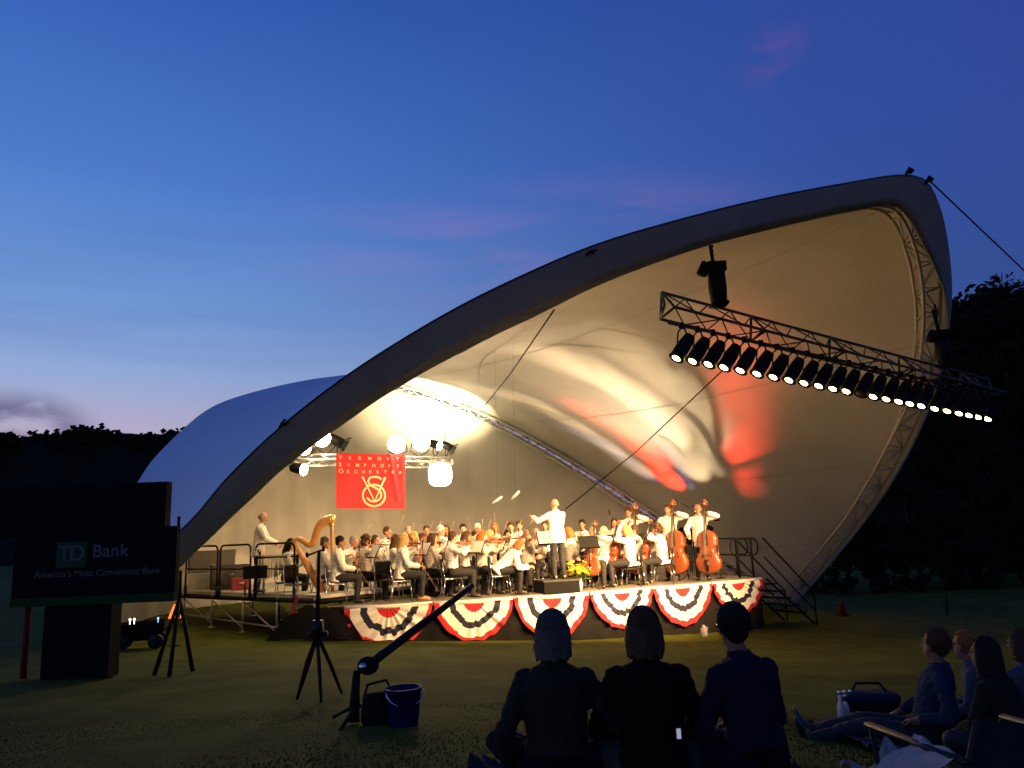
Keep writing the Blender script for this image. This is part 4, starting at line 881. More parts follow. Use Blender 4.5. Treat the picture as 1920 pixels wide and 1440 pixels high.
def fiddle_meshes(L, depth, m, total, endpin):
    o = []
    prof = [(0, .02), (.01, .10), (.05, .19), (.12, .255), (.22, .29), (.32, .28), (.40, .225), (.44, .245), (.455, .20), (.50, .172), (.57, .168), (.62, .185), (.645, .235), (.67, .21), (.74, .228), (.84, .22), (.93, .16), (.985, .07), (1, .03)]
    out = [(w*L, y*L) for y, w in prof]; pts = [(-x, y) for x, y in out]+[(x, y) for x, y in out[::-1]]
    b = MB(); n = len(pts); R = []
    for z, k in ((-.5, .93), (-.42, 1), (.42, 1), (.5, .93), (.56, .55)): R.append([V((x*k, L*.5+(y-L*.5)*k, z*depth)) for x, y in pts])
    b.rings(R); body = b.mesh('body', m)
    nk = MB(); nk.tube([(0, L*.62, depth*.72), (0, L, depth*.62), (0, total*.92, depth*.62-L*.01)], [L*.045, L*.04, L*.034], 8, 0, 1, (0, 0, 1)); nk.tube([(0, L*.97, depth*.25), (0, L*1.05, depth*.45), (0, total*.92, depth*.5)], [L*.05, L*.04, L*.034], 8)
    sc = MB(); sc.tube([(0, total*.90, depth*.5), (0, total*.955, depth*.48), (0, total, depth*.25), (0, total*.985, -depth*.02), (0, total*.955, depth*.1)], [L*.04, L*.036, L*.034, L*.03, L*.024], 8)
    for k, s_ in enumerate((-1, 1, -1, 1)): sc.tube([(0, total*(.915+.014*k), depth*.48), (s_*L*.09, total*(.915+.014*k), depth*.48)], [L*.012, L*.02], 6)
    br = MB(); br.prism([(-.06*L, 0), (.06*L, 0), (.05*L, .09*L), (0, .105*L), (-.05*L, .09*L)], .012*L, ((0, L*.42, depth*.5), (1, 0, 0), (0, 0, 1))); br.tube([(0, L*.05, depth*.62), (0, L*.30, depth*.5+L*.07)], [L*.03, L*.055], 8, 0, .4, (0, 0, 1))
    st = MB()
    for x in (-.03, -.01, .01, .03): st.tube([(x*L, L*.28, depth*.5+L*.07), (x*L, L*.42, depth*.5+L*.1), (x*L*.5, total*.91, depth*.7)], L*.004, 4)
    fh = MB(); fh2 = MB()
    for s_, q_ in ((-1, fh), (1, fh2)): q_.tube([(s_*L*.115, L*.36, depth*.575), (s_*L*.105, L*.43, depth*.58), (s_*L*.085, L*.50, depth*.575)], L*.009, 5)
    res = [('body', body), ('fingerboard', nk.mesh('fingerboard', M['ebony'])), ('scroll', sc.mesh('scroll', m)), ('bridge', br.mesh('bridge', M['ebony'])), ('strings', st.mesh('strings', M['string'])), ('sound_hole', fh.mesh('sound_hole', M['ebony'])), ('sound_hole', fh2.mesh('sound_hole', M['ebony']))]
    if endpin: res.append(('endpin', MB().tube([(0, .01, 0), (0, -endpin, 0)], .008, 6).mesh('endpin', M['chrome'])))
    return res
FM = {'violin': fiddle_meshes(.36, .04, M['violin'], .60, 0), 'cello': fiddle_meshes(.75, .125, M['cello'], 1.22, .26), 'double_bass': fiddle_meshes(1.0, .19, M['bass'], 1.70, .16)}
BOWM = MB().tube([(0, 0, 0), (0, .2, .006), (0, .5, .004), (0, .74, .012)], .0045, 5).mesh('stick', M['bow']), MB().box((0, .36, -.014), (.008, .70, .002)).box((0, .03, -.008), (.012, .05, .016)).mesh('hair', M['string'])
def tool(name, meshes, mw, label, cat, group):
    r = empty(name, (0, 0, 0), 0, label, cat, group); r.matrix_world = mw
    for nm, me in meshes: link(nm, me, r)
    return r
def ilocal(o, d, n):
    ey = V(d).normalized(); ez = V(n); ez = (ez-ey*ez.dot(ey)).normalized(); ex = ey.cross(ez); return Matrix.Translation(V(o)) @ Matrix((ex, ey, ez)).transposed().to_4x4()
def instrument(pr, kind, o, d, n, label):
    tool(kind, FM[kind], mtx(pr) @ ilocal(o, d, n), label, kind.replace('_', ' '), {'violin': 'violins of the string players', 'cello': 'cellos on the right of the stage', 'double_bass': 'double basses at the right of the stage'}[kind])
def bow(pr, o, d, n, label): tool('bow', [('stick', BOWM[0]), ('horsehair', BOWM[1])], mtx(pr) @ ilocal(o, d, n), label, 'bow', 'bows of the string players')
def stand_meshes():
    p = MB(); p.tube([(0, 0, .04), (0, 0, 1.0)], .012, 8); p.lathe([(.02, .55), (.02, .62)], n=8)
    b = MB()
    for k in range(3): a = k*2.09; b.tube([(0, 0, .16), (.13*cos(a), .13*sin(a), .06), (.27*cos(a), .27*sin(a), .012)], .011, 6)
    R = Matrix.Rotation(radians(28), 3, 'X'); d = MB(); d.box((0, 0, 1.10), (.50, .012, .32), R); d.box(V((0, 0, 1.10))+R @ V((0, .03, -.165)), (.50, .06, .012), R)
    pa = MB()
    for s_ in (-1, 1): pa.box(V((0, 0, 1.10))+R @ V((.115*s_, .0105, -.0)), (.225, .004, .30), R @ Matrix.Rotation(.02*s_, 3, 'Z'))
    return ('post', p.mesh('post', M['black'])), ('base', b.mesh('base', M['black'])), ('desk', d.mesh('desk', M['black'], False)), ('sheet_music', pa.mesh('sheet_music', M['paper'], False))
STM = stand_meshes()
def mstand(px, Y, face, label, z=DZ, back=False, h=1.0):     # face: side on which the paper lies
    r = empty('music_stand', (colX(px, Y, z+1), Y, z), pi-radians(face)+pi, label, 'music stand', 'music stands of the orchestra'); r.scale = (1, 1, h)
    for nm, me in STM:
        if back and nm == 'sheet_music': continue
        link(nm, me, r)
    return r

# ------------------------------------------------------------------ the orchestra
GO = 'players of the orchestra'
VK = (('violin', (-.07, .13, 1.13), (-.35, .86, -.02), (.25, .1, .96)), ((.17, .42, 1.02), (-.55, .20, .45), (0, 0, 1)))
def musician(px, off, pk, face, label, hair, hm, who, tm='white', skin='skin', top='jacket', tie=False, z=DZ, sc=1.02, ch=True, inst=None, bw=True, skirt=False, shoem='shoe'):
    off = .45+(off-1.0)*.74; sc *= 1.065; Y = edgeY(px)+off; zh = z+1.2; X = colX(px, Y, zh)
    p = person(pk, (X, Y, z), face, label, hair, hm, top, tm, skin, tie, sc, GO, skirt=skirt, shoem=shoem)
    if ch: chair((X, Y, z), face, 'black chair under '+who)
    if inst == 'violin':
        instrument(p, 'violin', (-.07, .13, 1.115), (-.35, .86, -.02), (.25, .1, .96), 'violin played by '+who)
        if bw: bow(p, (.17, .44, 1.03), (-.50, -.1, .62), (0, 1, .2), 'bow of '+who)
    if inst == 'up':
        instrument(p, 'violin', (-.07, .13, 1.115), (-.35, .86, -.02), (.25, .1, .96), 'violin played by '+who); bow(p, (.17, .44, 1.0), (-.16, -.14, .95), (0, 1, 0), 'upright bow of '+who)
    if inst == 'knee':
        instrument(p, 'violin', (-.08, .36, .68), (-.12, .14, .98), (-.2, 1, 0), 'violin resting on the knee of '+who); bow(p, (.13, .42, .70), (-.28, .30, -.5), (0, 0, 1), 'lowered bow of '+who)
    if inst == 'cello':
        instrument(p, 'cello', (.02, .50, .28), (-.10, -.27, .95), (.1, 1, .3), 'cello held by '+who)
        if bw: bow(p, (.32, .52, .70), (-.95, .15, .05), (0, 1, .3), 'bow of '+who)
    if inst == 'bass': instrument(p, 'double_bass', (-.16, .44, .17), (-.02, -.12, 1), (.35, 1, .1), 'double bass held by '+who)
    if inst == 'clar':
        m = mtx(p) @ ilocal((0, .145, 1.19), (.0, .42, -.86), (0, .9, .4)); tool('clarinet', [('tube', cached('clar', lambda: MB().tube([(0, 0, 0), (0, .05, 0), (0, .52, 0), (0, .60, 0), (0, .64, 0)], [.008, .014, .015, .022, .036], 10).mesh('tube', M['ebony'])))], m, 'black clarinet of '+who, 'clarinet', 'wind instruments')
    return p
mu = musician
mu(536, 2.6, 'read', 80, 'dark haired person in white top playing the tall golden harp', 'long', 'h_black', 'the harp player', top='shirt', tm='shirt')
mu(603, 1.9, 'lap', 75, 'black haired person in white half hidden behind the front man at the stage left end', 'man', 'h_black', 'the half hidden black haired player', tm='shirt', skin='skin3', inst='knee')
mu(632, 1.0, 'lap', 82, 'black haired man in cream jacket seated at the left end of the front row', 'man', 'h_black', 'the black haired man at the left end', skin='skin3', inst='knee', tie=True)
mu(660, 3.6, 'viola2', 140, 'person with viola and bow tie behind the left front row', 'short', 'h_grey', 'the violist with the bow tie', tie=True, inst='violin', skin='skin2')
mu(684, 1.8, 'violin', 62, 'curly brown haired woman in long grey white top near the left end', 'curly', 'h_brown', 'the curly haired woman', tm='blouse', top='shirt', inst='violin', bw=True, skirt=True)
mu(705, 3.2, 'lap2', 150, 'brown haired person with bow tie facing the grass, behind the leaning sheet music', 'bob', 'h_brown', 'the player facing the grass', tie=True, skin='skin2')
mu(741, 2.3, 'violin', 95, 'long dark haired woman in white behind the blonde front woman', 'long', 'h_brown', 'the long dark haired woman', tm='shirt', top='shirt', inst='violin')
mu(752, 1.0, 'lap', 82, 'blonde long haired woman in white jacket and black trousers, front row, sandalled feet', 'long', 'h_blond', 'the front row blonde woman', inst='knee', shoem='skin')
mu(776, 2.6, 'violin', 135, 'big haired blonde person in white turned to the grass behind the front row', 'curly', 'h_blond', 'the big haired blonde', tm='shirt', inst='violin')
mu(790, 3.3, 'violin', 120, 'dark short haired man deeper behind the big haired blonde', 'man', 'h_brown', 'the man behind the big haired blonde', skin='skin2', inst='violin')
mu(806, 1.7, 'lap', 68, 'long dark haired woman in greyish blouse looking down, left of the upright bow', 'long', 'h_brown', 'the woman in greyish blouse', tm='blouse', top='shirt', inst='knee', skirt=True)
mu(828, 3.9, 'lap2', 130, 'white haired person in the back row left of the upright bow', 'short', 'h_white', 'the white haired back row player', sc=1.0, z=DZ+.2)
mu(846, 1.0, 'violin', 76, 'short haired man in bright white with an upright bow, front row middle', 'man', 'h_brown', 'the front row man with upright bow', inst='up', top='shirt')
mu(872, 2.0, 'violin', 96, 'brown bobbed woman in white right behind the upright bow', 'bob', 'h_brown', 'the brown bobbed woman', tm='shirt', top='shirt', inst='violin')
mu(902, 1.9, 'violin', 105, 'auburn haired woman in pale jacket bowing left of the bent figure', 'bob', 'h_red', 'the auburn haired woman', inst='up', tm='blouse')
mu(934, 1.0, 'bent', 80, 'person in white coat bent far forward over the knees, front row', 'bob', 'h_red', 'the bent forward player')
mu(918, 3.4, 'violin', 130, 'sandy haired person deep behind the auburn haired woman', 'short', 'h_blond', 'the sandy haired player', skin='skin2', inst='violin')
mu(948, 3.3, 'violin', 150, 'dark haired woman facing the grass behind the bent figure', 'bob', 'h_black', 'the woman behind the bent figure', tm='shirt', top='shirt', inst='violin')
mu(974, 3.9, 'wind', 185, 'ruddy man with dark hair in the back row, left of the three by the conductor', 'man', 'h_brown', 'the ruddy back row man', skin='skin2', inst='clar', z=DZ+.22)
mu(988, 2.6, 'viola2', 195, 'ruddy balding man in brown facing the grass left of the conductor', 'bald', 'h_grey', 'the ruddy balding man', skin='skin2', tm='blouse', inst='violin')
mu(1005, 3.0, 'lap2', 200, 'ruddy grey haired person just left of the conductor', 'short', 'h_grey', 'the ruddy grey haired player', skin='skin2', tm='blouse')
mu(1072, 2.0, 'viola2', -70, 'auburn haired woman in beige blouse just right of the conductor', 'bob', 'h_red', 'the woman right of the conductor', tm='blouse', top='shirt', inst='violin', skirt=True)
mu(1112, 1.9, 'cello', 195, 'grey haired man facing the grass behind a red cello and black music stand', 'short', 'h_grey', 'the grey haired cellist facing the grass', inst='cello', skin='skin2')
mu(1135, 1.7, 'violin', -80, 'man in white with glasses and hands at his face, right of the red cello', 'bald', 'h_grey', 'the man with glasses', inst=None)
mu(1182, .9, 'cello', -66, 'blond cellist in bright white jacket seated front right', 'bob', 'h_blond', 'the blond front cellist', inst='cello')
mu(1196, 2.3, 'cello', -100, 'brown haired cellist behind the blond front cellist', 'short', 'h_brown', 'the second row cellist', inst='cello', skin='skin2', tm='shirt')
mu(1240, .9, 'cello', -70, 'curly dark haired woman cellist in white at the front right', 'curly', 'h_brown', 'the curly dark haired cellist', inst='cello')
mu(1181, 3.8, 'bass', 190, 'ruddy standing bass player farthest left of the bass section', 'short', 'h_brown', 'the leftmost bass player', inst='bass', ch=False, skin='skin2', z=DZ, sc=1.02)
mu(1256, 2.3, 'bass', 200, 'dark haired standing bass player in the middle of the bass section', 'man', 'h_brown', 'the middle bass player', inst='bass', ch=False, skin='skin2', sc=1.04)
mu(1312, 1.3, 'bass', 195, 'balding bass player standing nearest the steps', 'bald', 'h_grey', 'the bass player nearest the steps', inst='bass', ch=False, skin='skin2', sc=1.02)
BK = [(765, 4.9, 'wind', 165, 'man', 'h_grey'), (800, 5.1, 'wind', 170, 'short', 'h_brown'), (836, 5.0, 'wind', 175, 'bob', 'h_brown'), (868, 4.6, 'wind', 170, 'man', 'h_black'), (896, 5.1, 'lap2', 180, 'short', 'h_white'),
      (928, 4.9, 'wind', 180, 'bob', 'h_red'), (958, 5.0, 'wind', 185, 'man', 'h_brown'), (1022, 5.2, 'wind', 190, 'short', 'h_brown'), (1092, 4.9, 'wind', 195, 'man', 'h_black'), (1152, 4.3, 'lap2', 200, 'bob', 'h_brown'), (725, 4.4, 'violin', 140, 'short', 'h_brown'), (815, 3.0, 'violin', 115, 'bob', 'h_brown'), (885, 3.2, 'violin', 120, 'short', 'h_black')]
for i, (px, off, pk, fc, hr, hm) in enumerate(BK):
    mu(px, off, pk, fc, 'player in white half hidden in the crowded rows behind the front players', hr, hm, 'a half hidden player in the crowded rows', skin=('skin', 'skin2', 'skin3')[i % 3], tm=('white', 'shirt', 'blouse')[i % 3], inst={'wind': 'clar', 'violin': 'violin'}.get(pk), tie=i % 2 == 0, z=DZ+(.20 if off > 4 else 0))
cp = person('conduct', (colX(1045, 18.35, 2.2), 18.35, DZ+.30), -22, 'conductor in white jacket standing on the podium with his back to the grass', 'bald', 'h_grey', 'jacket', 'white', 'skin2', True, 1.03)
tool('baton', [('stick', MB().tube([(0, 0, 0), (0, .36, 0)], [.005, .002], 5).mesh('stick', M['b_white'])), ('grip', MB().ell((0, 0, 0), (.012, .022, .012)).mesh('grip', M['bow']))], mtx(cp) @ ilocal(POSES['conduct']['wrR']+V((0, .08, 0)), (-.4, .6, .5), (0, 0, 1)), 'thin white baton in the right hand of the conductor', 'baton', None)
# percussionist and his instruments
pX = lambda px, Y, z=2: colX(px, Y, z)
person('perc', (pX(484, 18.6), 18.6, WZ+.01), 82, 'grey haired percussionist in white jacket and bow tie standing on the side platform', 'bald', 'h_grey', 'jacket', 'white', 'skin', True, 1.04)
mr_ = empty('marimba', (pX(520, 18.5), 18.5, WZ+.005), .25, 'mallet percussion with pale resonator tubes in front of the percussionist', 'marimba')
for s_ in (-1, 1):
    MB().box((.46*s_, 0, .42), (.05, .46, .84)).build('end_frame', M['black'], mr_, False)
    MB().tube([(-.48, .2*s_, .80), (.48, .14*s_, .80)], .018, 6).build('rail', M['black'], mr_)
for k in range(15):
    L = .55-.018*k; x = -.42+.06*k; MB().box((x, .08, .845), (.048, .30-.006*k, .02)).build('bar', M['harp'], mr_, False)
    MB().tube([(x, -.06, .80), (x, -.06, .80-L)], .023, 8).build('resonator', M['greypot'], mr_)
tb = MB().box((0, 0, .62), (.5, .4, .03)); t_ = empty('towel_table', (pX(478, 17.95), 17.95, WZ), .4, 'small trap table with a black cloth beside the percussionist', 'table')
tb.build('top', M['black'], t_, False); MB().grid([[V((-.26+.52*i/8, -.21-.01*sin(i*2.1)*j/5, .64-.28*j/5)) for j in range(6)] for i in range(9)]).build('cloth', M['skirt'], t_)
for sx in (-.2, .2):
    for sy in (-.15, .15): MB().tube([(sx, sy, 0), (sx, sy, .61)], .014, 6).build('leg', M['chrome'], t_)
# harp (plane of the harp lies across the picture)
HY = 17.95; hx = pX(604, HY, 1.8)
hp = empty('harp', (hx, HY, DZ+.02), .12, 'tall golden brown concert harp with curved neck leaning at the left of the orchestra', 'harp')
sb = crom([V((-.62, 0, 1.30)), V((-.42, 0, .93)), V((-.15, 0, .45)), V((.06, 0, .10))], 14); R = []
for i, p in enumerate(sb):
    u = i/13; w = .07+.15*u; d = .06+.10*u; t = (sb[min(i+1, 13)]-sb[max(i-1, 0)]).normalized(); n = V((0, 1, 0)); q = t.cross(n); R.append([p+n*(w*cos(a))+q*(d*max(-.35, sin(a))) for a in [k*pi/8 for k in range(16)]])
MB().rings(R).build('soundbox', M['harp'], hp)
nk = crom([V((-.66, 0, 1.34)), V((-.55, 0, 1.42)), V((-.42, 0, 1.36)), V((-.30, 0, 1.28)), V((-.20, 0, 1.34)), V((-.14, 0, 1.52)), V((-.06, 0, 1.70)), V((.06, 0, 1.80)), V((.20, 0, 1.84))], 40)
MB().tube(nk, [.05+.045*sst(0, 1, i/39) for i in range(40)], 10, 0, 1.1, (0, 0, 1)).build('neck', M['harp'], hp)
MB().tube([(.24, 0, .10), (.235, 0, .25), (.225, 0, .9), (.215, 0, 1.60), (.21, 0, 1.74)], [.055, .038, .040, .040, .05], 14).build('column', M['harp'], hp)
MB().lathe([(.05, 1.66), (.065, 1.70), (.05, 1.74), (.075, 1.80), (.085, 1.90), (.06, 1.93), (.02, 1.95)], (.21, 0, 0), 14).build('crown', M['gold'], hp)
MB().lathe([(.16, 0), (.17, .05), (.13, .09), (.10, .16), (.06, .20)], (.22, 0, 0), 16).build('base', M['gold'], hp)
MB().box((.08, 0, .08), (.42, .30, .10)).build('base_block', M['harp'], hp)
mb = MB()
for k in range(30):
    u = k/29; a = sb[0].lerp(sb[-1], .06+.9*u); j = min(39, int(4+35*u)); b = nk[j]; mb.tube([a, (max(a.x, b.x)-.02 if 0 else b.x, 0, b.z)], .003, 4)
mb.build('strings', M['string'], hp)
# stands, microphones, flowers, vase
for px, off, fc, lab, bk in ((702, 1.15, -120, 'music stand with pale open sheets between the black haired man and the front blonde', 0), (795, 1.3, -125, 'music stand in front of the blonde front woman', 0), (893, 1.0, -135, 'music stand with wide pale sheets left of the bent figure', 0), (969, 1.3, -140, 'music stand with wide pale sheets left of the podium', 0),
      (1104, 1.0, 165, 'black backed music stand beside the yellow flowers', 1), (1152, 2.6, 170, 'black music stand deep behind the blond cellist', 1), (1214, 2.6, 165, 'black music stand left of the middle bass player', 1), (1285, 1.9, 170, 'black music stand between the two right basses', 1), (760, 3.0, -110, 'music stand with sheets behind the blonde front woman', 0), (830, 2.6, -115, 'music stand behind the woman in greyish blouse', 0), (935, 2.9, -130, 'music stand with sheets behind the bent figure', 0)):
    mstand(px, edgeY(px)+.45+(off-1.0)*.74, fc, lab, DZ, bool(bk), 1.0)
mstand(1026, 18.9, 160, "conductor's black music stand with open score in front of the podium", DZ, False, 1.12)
for px, off, h, lab in ((1148, 1.6, 1.75, 'slim pale microphone stand left of the blond cellist'), (1347, .9, .95, 'slim pale microphone stand beside the right bass'), (1040, 2.2, 1.3, 'slim microphone stand beside the podium')):
    X, Y = colX(px, edgeY(px)+off, 1.8), edgeY(px)+off; r = empty('microphone_stand', (X, Y, DZ), 0, lab, 'microphone stand', 'microphone stands among the players')
    MB().tube([(0, 0, .02), (0, 0, h)], .010, 6).build('pole', M['chrome'], r); MB().lathe([(.14, 0), (.14, .015), (.015, .03)], n=14).build('base', M['black'], r); MB().tube([(0, 0, h), (-.02, -.05, h+.12)], .018, 8).build('microphone', M['black'], r)
for px, py, tilt, lab in ((932, 938, .6, 'left one of two small pale microphones hanging above the players'), (966, 929, .75, 'right one of two small pale microphones hanging above the players')):
    p = atY(px, py, 20.5); r = empty('hanging_microphone', p, 0, lab, 'microphone', 'microphones hung above the players'); d = V((cos(tilt), -.2, sin(tilt)))
    MB().tube([-d*.14, -d*.05, -d*.045, d*.10, d*.16], [.02, .028, .035, .035, .02], 10).build('body', M['white'], r); MB().tube([(0, 0, 0), (.1, .3, 4.6)], .0018, 4).build('cable', M['black'], r)
fx, fy = colX(1084, 18.45, 1.2), 18.45
vs = empty('vase', (fx, fy, DZ), 0, 'pale round vase at the stage edge holding yellow flowers', 'vase'); MB().lathe([(.07, 0), (.10, .06), (.115, .16), (.085, .24), (.10, .28), (.088, .28), (.07, .2)], n=18).build('pot', M['pot'], vs)
bq = empty('bouquet', (fx, fy, DZ+.24), 0, 'bunch of yellow and orange flowers in the vase by the podium', 'flowers'); rnd = random.Random(8)
for k in range(34):
    a = rnd.uniform(0, 6.28); e = rnd.uniform(.15, 1.35); r_ = rnd.uniform(.16, .34); c = V((r_*cos(a)*cos(e)*1.05, r_*sin(a)*cos(e), .06+r_*sin(e)*1.15)); mb = MB(); n = c.normalized()
    Rm = n.to_track_quat('Z', 'Y').to_matrix()
    for j in range(7):
        b_ = j*.9; d = Rm @ V((cos(b_), sin(b_), .35)); mb.ell(c+d*.035, (.034, .018, .012), d.to_track_quat('X', 'Z').to_matrix(), 7, 5)
    mb.ell(c+n*.012, (.018, .018, .014), None, 7, 5); mb.build('flower', M['flower'] if rnd.random() < .7 else M['flower2'], bq)
mb = MB()
for k in range(60):
    a = rnd.uniform(0, 6.28); e = rnd.uniform(-.2, 1.2); r_ = rnd.uniform(.12, .30); c = V((r_*cos(a)*cos(e), r_*sin(a)*cos(e), .05+r_*sin(e))); d = c.normalized(); s_ = d.orthogonal().normalized()*.022; mb.add([c-s_*.2, c+d*.05+s_, c+d*.12, c+d*.05-s_], [(0, 1, 2, 3)])
    if k < 20: mb.tube([(0, 0, -.1), c], .004, 4)
mb.build('leaves', M['leafg'], bq, False)
pl = empty('potted_fern', (colX(1060, 18.9, 1.2), 18.9, DZ), 0, 'dusky green potted plant between the podium and the flowers', 'plant'); MB().lathe([(.09, 0), (.12, .2), (.10, .2)], n=14).build('pot', M['plastic'], pl); mb = MB()
for k in range(90):
    a = rnd.uniform(0, 6.28); L = rnd.uniform(.2, .42); b = rnd.uniform(.3, 1.3); p0 = V((0, 0, .18)); pts = [p0+V((cos(a)*cos(b)*L*t, sin(a)*cos(b)*L*t, sin(b)*L*t-.12*t*t)) for t in (0, .35, .7, 1)]; mb.tube(pts, [.004, .014, .012, .002], 4, 0, .25)
mb.build('fronds', M['leafg'], pl)
# things lying about on the side platform
def crate(nm, px, Y, z, size, m, lab, cat, rz=.5):
    r = empty(nm, (colX(px, Y, z), Y, z), rz, lab, cat); w, d, h = size; MB().box((0, 0, h*.40), (w, d, h*.78)).build('body', m, r, False); MB().box((0, 0, h*.895), (w*1.02, d*1.02, h*.20)).build('lid', m, r, False); MB().tube([(-.07, -d*.53, h*.55), (-.05, -d*.60, h*.6), (.05, -d*.60, h*.6), (.07, -d*.53, h*.55)], .012, 6).build('handle', M['chrome'], r)
    return r
crate('equipment_case', 376, 20.9, WZ, (.95, .5, .42), M['ply'], 'pale plywood equipment box at the far left end of the side platform', 'box')
crate('instrument_case', 430, 20.6, WZ, (.9, .5, .62), M['case'], 'dark instrument case on the side platform behind the middle railing', 'case')
crate('instrument_case', 395, 22.4, WZ, (1.2, .5, 1.0), M['case'], 'tall dark instrument case behind the pale box on the side platform', 'case')
crate('cool_box', 450, 19.9, WZ, (.4, .3, .3), M['pinkcloth'], 'small red box on the side platform near the percussionist', 'box')
chair((colX(558, 17.6, 1.5), 17.6, DZ), 120, 'empty black chair at the left corner of the stage by the harp')
chair((colX(725, 17.75, 1.5), 17.75, DZ), 10, 'empty black chair seen from behind left of the blonde front woman')
chair((colX(1295, 21.4, 1.5), 21.3, DZ), 200, 'empty black chair between the two right basses')
p = atY(556, 1120, 16.7); rb = MB(); rb.grid([[V((.07*(i/4-.5)*(1+.5*j/8)+.03*sin(j*.9), -.02*sin(i*2+j), -.36*j/8)) for j in range(9)] for i in range(5)]); o = rb.build('ribbon', M['pinkcloth']); o.location = p+V((0, -.12, .05)); tag(o, 'pink red ribbon hanging from the edge of the side platform', 'ribbon')

# ------------------------------------------------------------------ audience and things on the grass
GA = 'listeners sitting on the grass'; M['skin_dim'] = mat('dimmed_skin', (.20, .10, .06), .65, var=.06, vscale=9, spec=.2)  # audience skin darkened in its colour to stand in for dim light
def ground_person(px, Y, pk, face, lab, **k):
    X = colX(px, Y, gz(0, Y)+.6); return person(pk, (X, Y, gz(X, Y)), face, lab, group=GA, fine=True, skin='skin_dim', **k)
ground_person(1036, 3.85, 'sit_prop', 6, 'grey haired woman in dark top leaning on one arm, leftmost of the three sitting nearest', hair='bob', hm='h_ash', top='shirt', tm='a_grey', scale=.87, trm='denim')
ground_person(1214, 3.78, 'sit', 4, 'person in bulky black coat, middle of the three sitting nearest', hair='bob', hm='h_brown', top='jacket', tm='a_black', scale=.875)
ground_person(1408, 3.85, 'sit2', -26, 'man in dark blue shirt with glasses, rightmost of the three sitting nearest', hair='man', hm='h_black', top='shirt', tm='a_navy', scale=.87, trm='denim', glasses=True)
ground_person(1716, 5.15, 'legs', -72, 'man in blue shirt sitting with legs stretched out to the left', hair='man', hm='h_brown', top='shirt', tm='a_blue', scale=.79)
ground_person(1832, 5.5, 'sit2', -55, 'auburn haired woman in pale grey top right of the man with stretched legs', hair='short', hm='h_red', top='shirt', tm='a_light', scale=.75, trm='denim')
ground_person(1872, 4.6, 'sit', -35, 'long dark haired person sitting low behind the camp chair', hair='long', hm='h_black', top='shirt', tm='a_grey', scale=.72)
ground_person(1932, 5.3, 'sit', -20, 'person in pale top cut by the right edge of the photo', hair='bob', hm='h_brown', top='shirt', tm='a_light', scale=.75)
def blanket(name, x0, x1, y0, y1, m, lab, cat='blanket', amp=.05, n=40, seed=1):
    P = []
    for i in range(n):
        u = i/(n-1); row = []
        for j in range(n):
            v = j/(n-1); x, y = x0+(x1-x0)*u, y0+(y1-y0)*v; x += .06*noise.noise(V((v*4, seed, 0))); y += .06*noise.noise(V((u*5, seed, 7)))
            e = 1-min(1, min(u, 1-u, v, 1-v)*6); h = .012+amp*(.25+.9*e)*max(0, noise.noise(V((x*6, y*6, seed)))+.25*noise.noise(V((x*17, y*17, seed)))+.1); row.append(V((x, y, gz(x, y)+.018+h)))
        P.append(row)
    return tag(MB().grid(P).build(name, m), lab, cat)
blanket('picnic_blanket', -.30, 1.25, 3.0, 4.38, M['blanket'], 'dark rumpled picnic blanket under the three people sitting nearest', amp=.11, n=60)
blanket('picnic_blanket', 2.0, 4.1, 4.75, 6.0, M['blanket'], 'dark blanket edged pale under the group sitting at the right', amp=.06, seed=4)
blanket('crumpled_cloth', 1.50, 1.78, 3.72, 3.98, M['cloth_pale'], 'crumpled pale cloth on the grass right of the man in dark blue', 'cloth', .14, 26, 9)
p = atY(1272, 1375, 3.60); ph = empty('phone', p, .1, 'small pale phone tucked at the back of the bulky black coat', 'phone'); MB().box((0, 0, 0), (.022, .009, .046)).build('case', M['black'], ph, False); MB().box((0, -.006, 0), (.019, .003, .042)).build('screen', M['phone'], ph, False)
# camp chair with a pale jacket over its arm
cx_, cy_ = colX(1872, 3.05, 1.5), 3.05; cz = gz(cx_, cy_)
cc = empty('camp_chair', (cx_, cy_, cz), .06, 'low folding camp chair with blue cloth at the lower right corner', 'chair')
MB().grid([[V((-.27+.54*i/14, -.16-.16*j/12-.035*sin(pi*i/14), .16+.36*j/12+.02*((i-7)/7)**2*j/12)) for j in range(13)] for i in range(15)]).build('backrest', M['chair_blue'], cc)
MB().grid([[V((-.27+.54*i/14, -.16+.5*j/12, .16+.06*j/12-.05*sin(pi*i/14)*sin(pi*j/12))) for j in range(13)] for i in range(15)]).build('seat', M['chair_blue'], cc)
for s_ in (-1, 1):
    MB().tube([(.28*s_, -.36, .54), (.28*s_, -.16, .15), (.28*s_, .12, .01)], .012, 7).build('frame', M['dark_steel'], cc); MB().tube([(.28*s_, -.30, .01), (.28*s_, .34, .23), (.28*s_, .36, .36)], .012, 7).build('frame', M['dark_steel'], cc)
    MB().tube([(.29*s_, -.30, .40), (.29*s_, .0, .385), (.29*s_, .36, .37)], .022, 8, 0, .5, (0, 0, 1)).build('armrest', M['plastic'], cc)
P = []
for i in range(26):
    u = i/25; row = []
    for j in range(22):
        v = j/21; d = (v-.5)*2; x = -.30+.05*sin(d*1.5)+.13*d*(.6+.4*u); z = .40-.20*abs(d)**1.5 - (.04*u if d < 0 else 0); y = -.24+.30*u+.03*sin(v*9); row.append(V((x-.02*noise.noise(V((u*5, v*5, 1))), y, z+.022*noise.noise(V((u*4, v*4, 4))))))
    P.append(row)
o = MB().grid(P).build('draped_jacket', M['cloth_pale']); o.location = (cx_, cy_, cz+.012); o.rotation_euler = (0, 0, .06); tag(o, 'pale jacket draped over the left arm of the low camp chair', 'jacket')
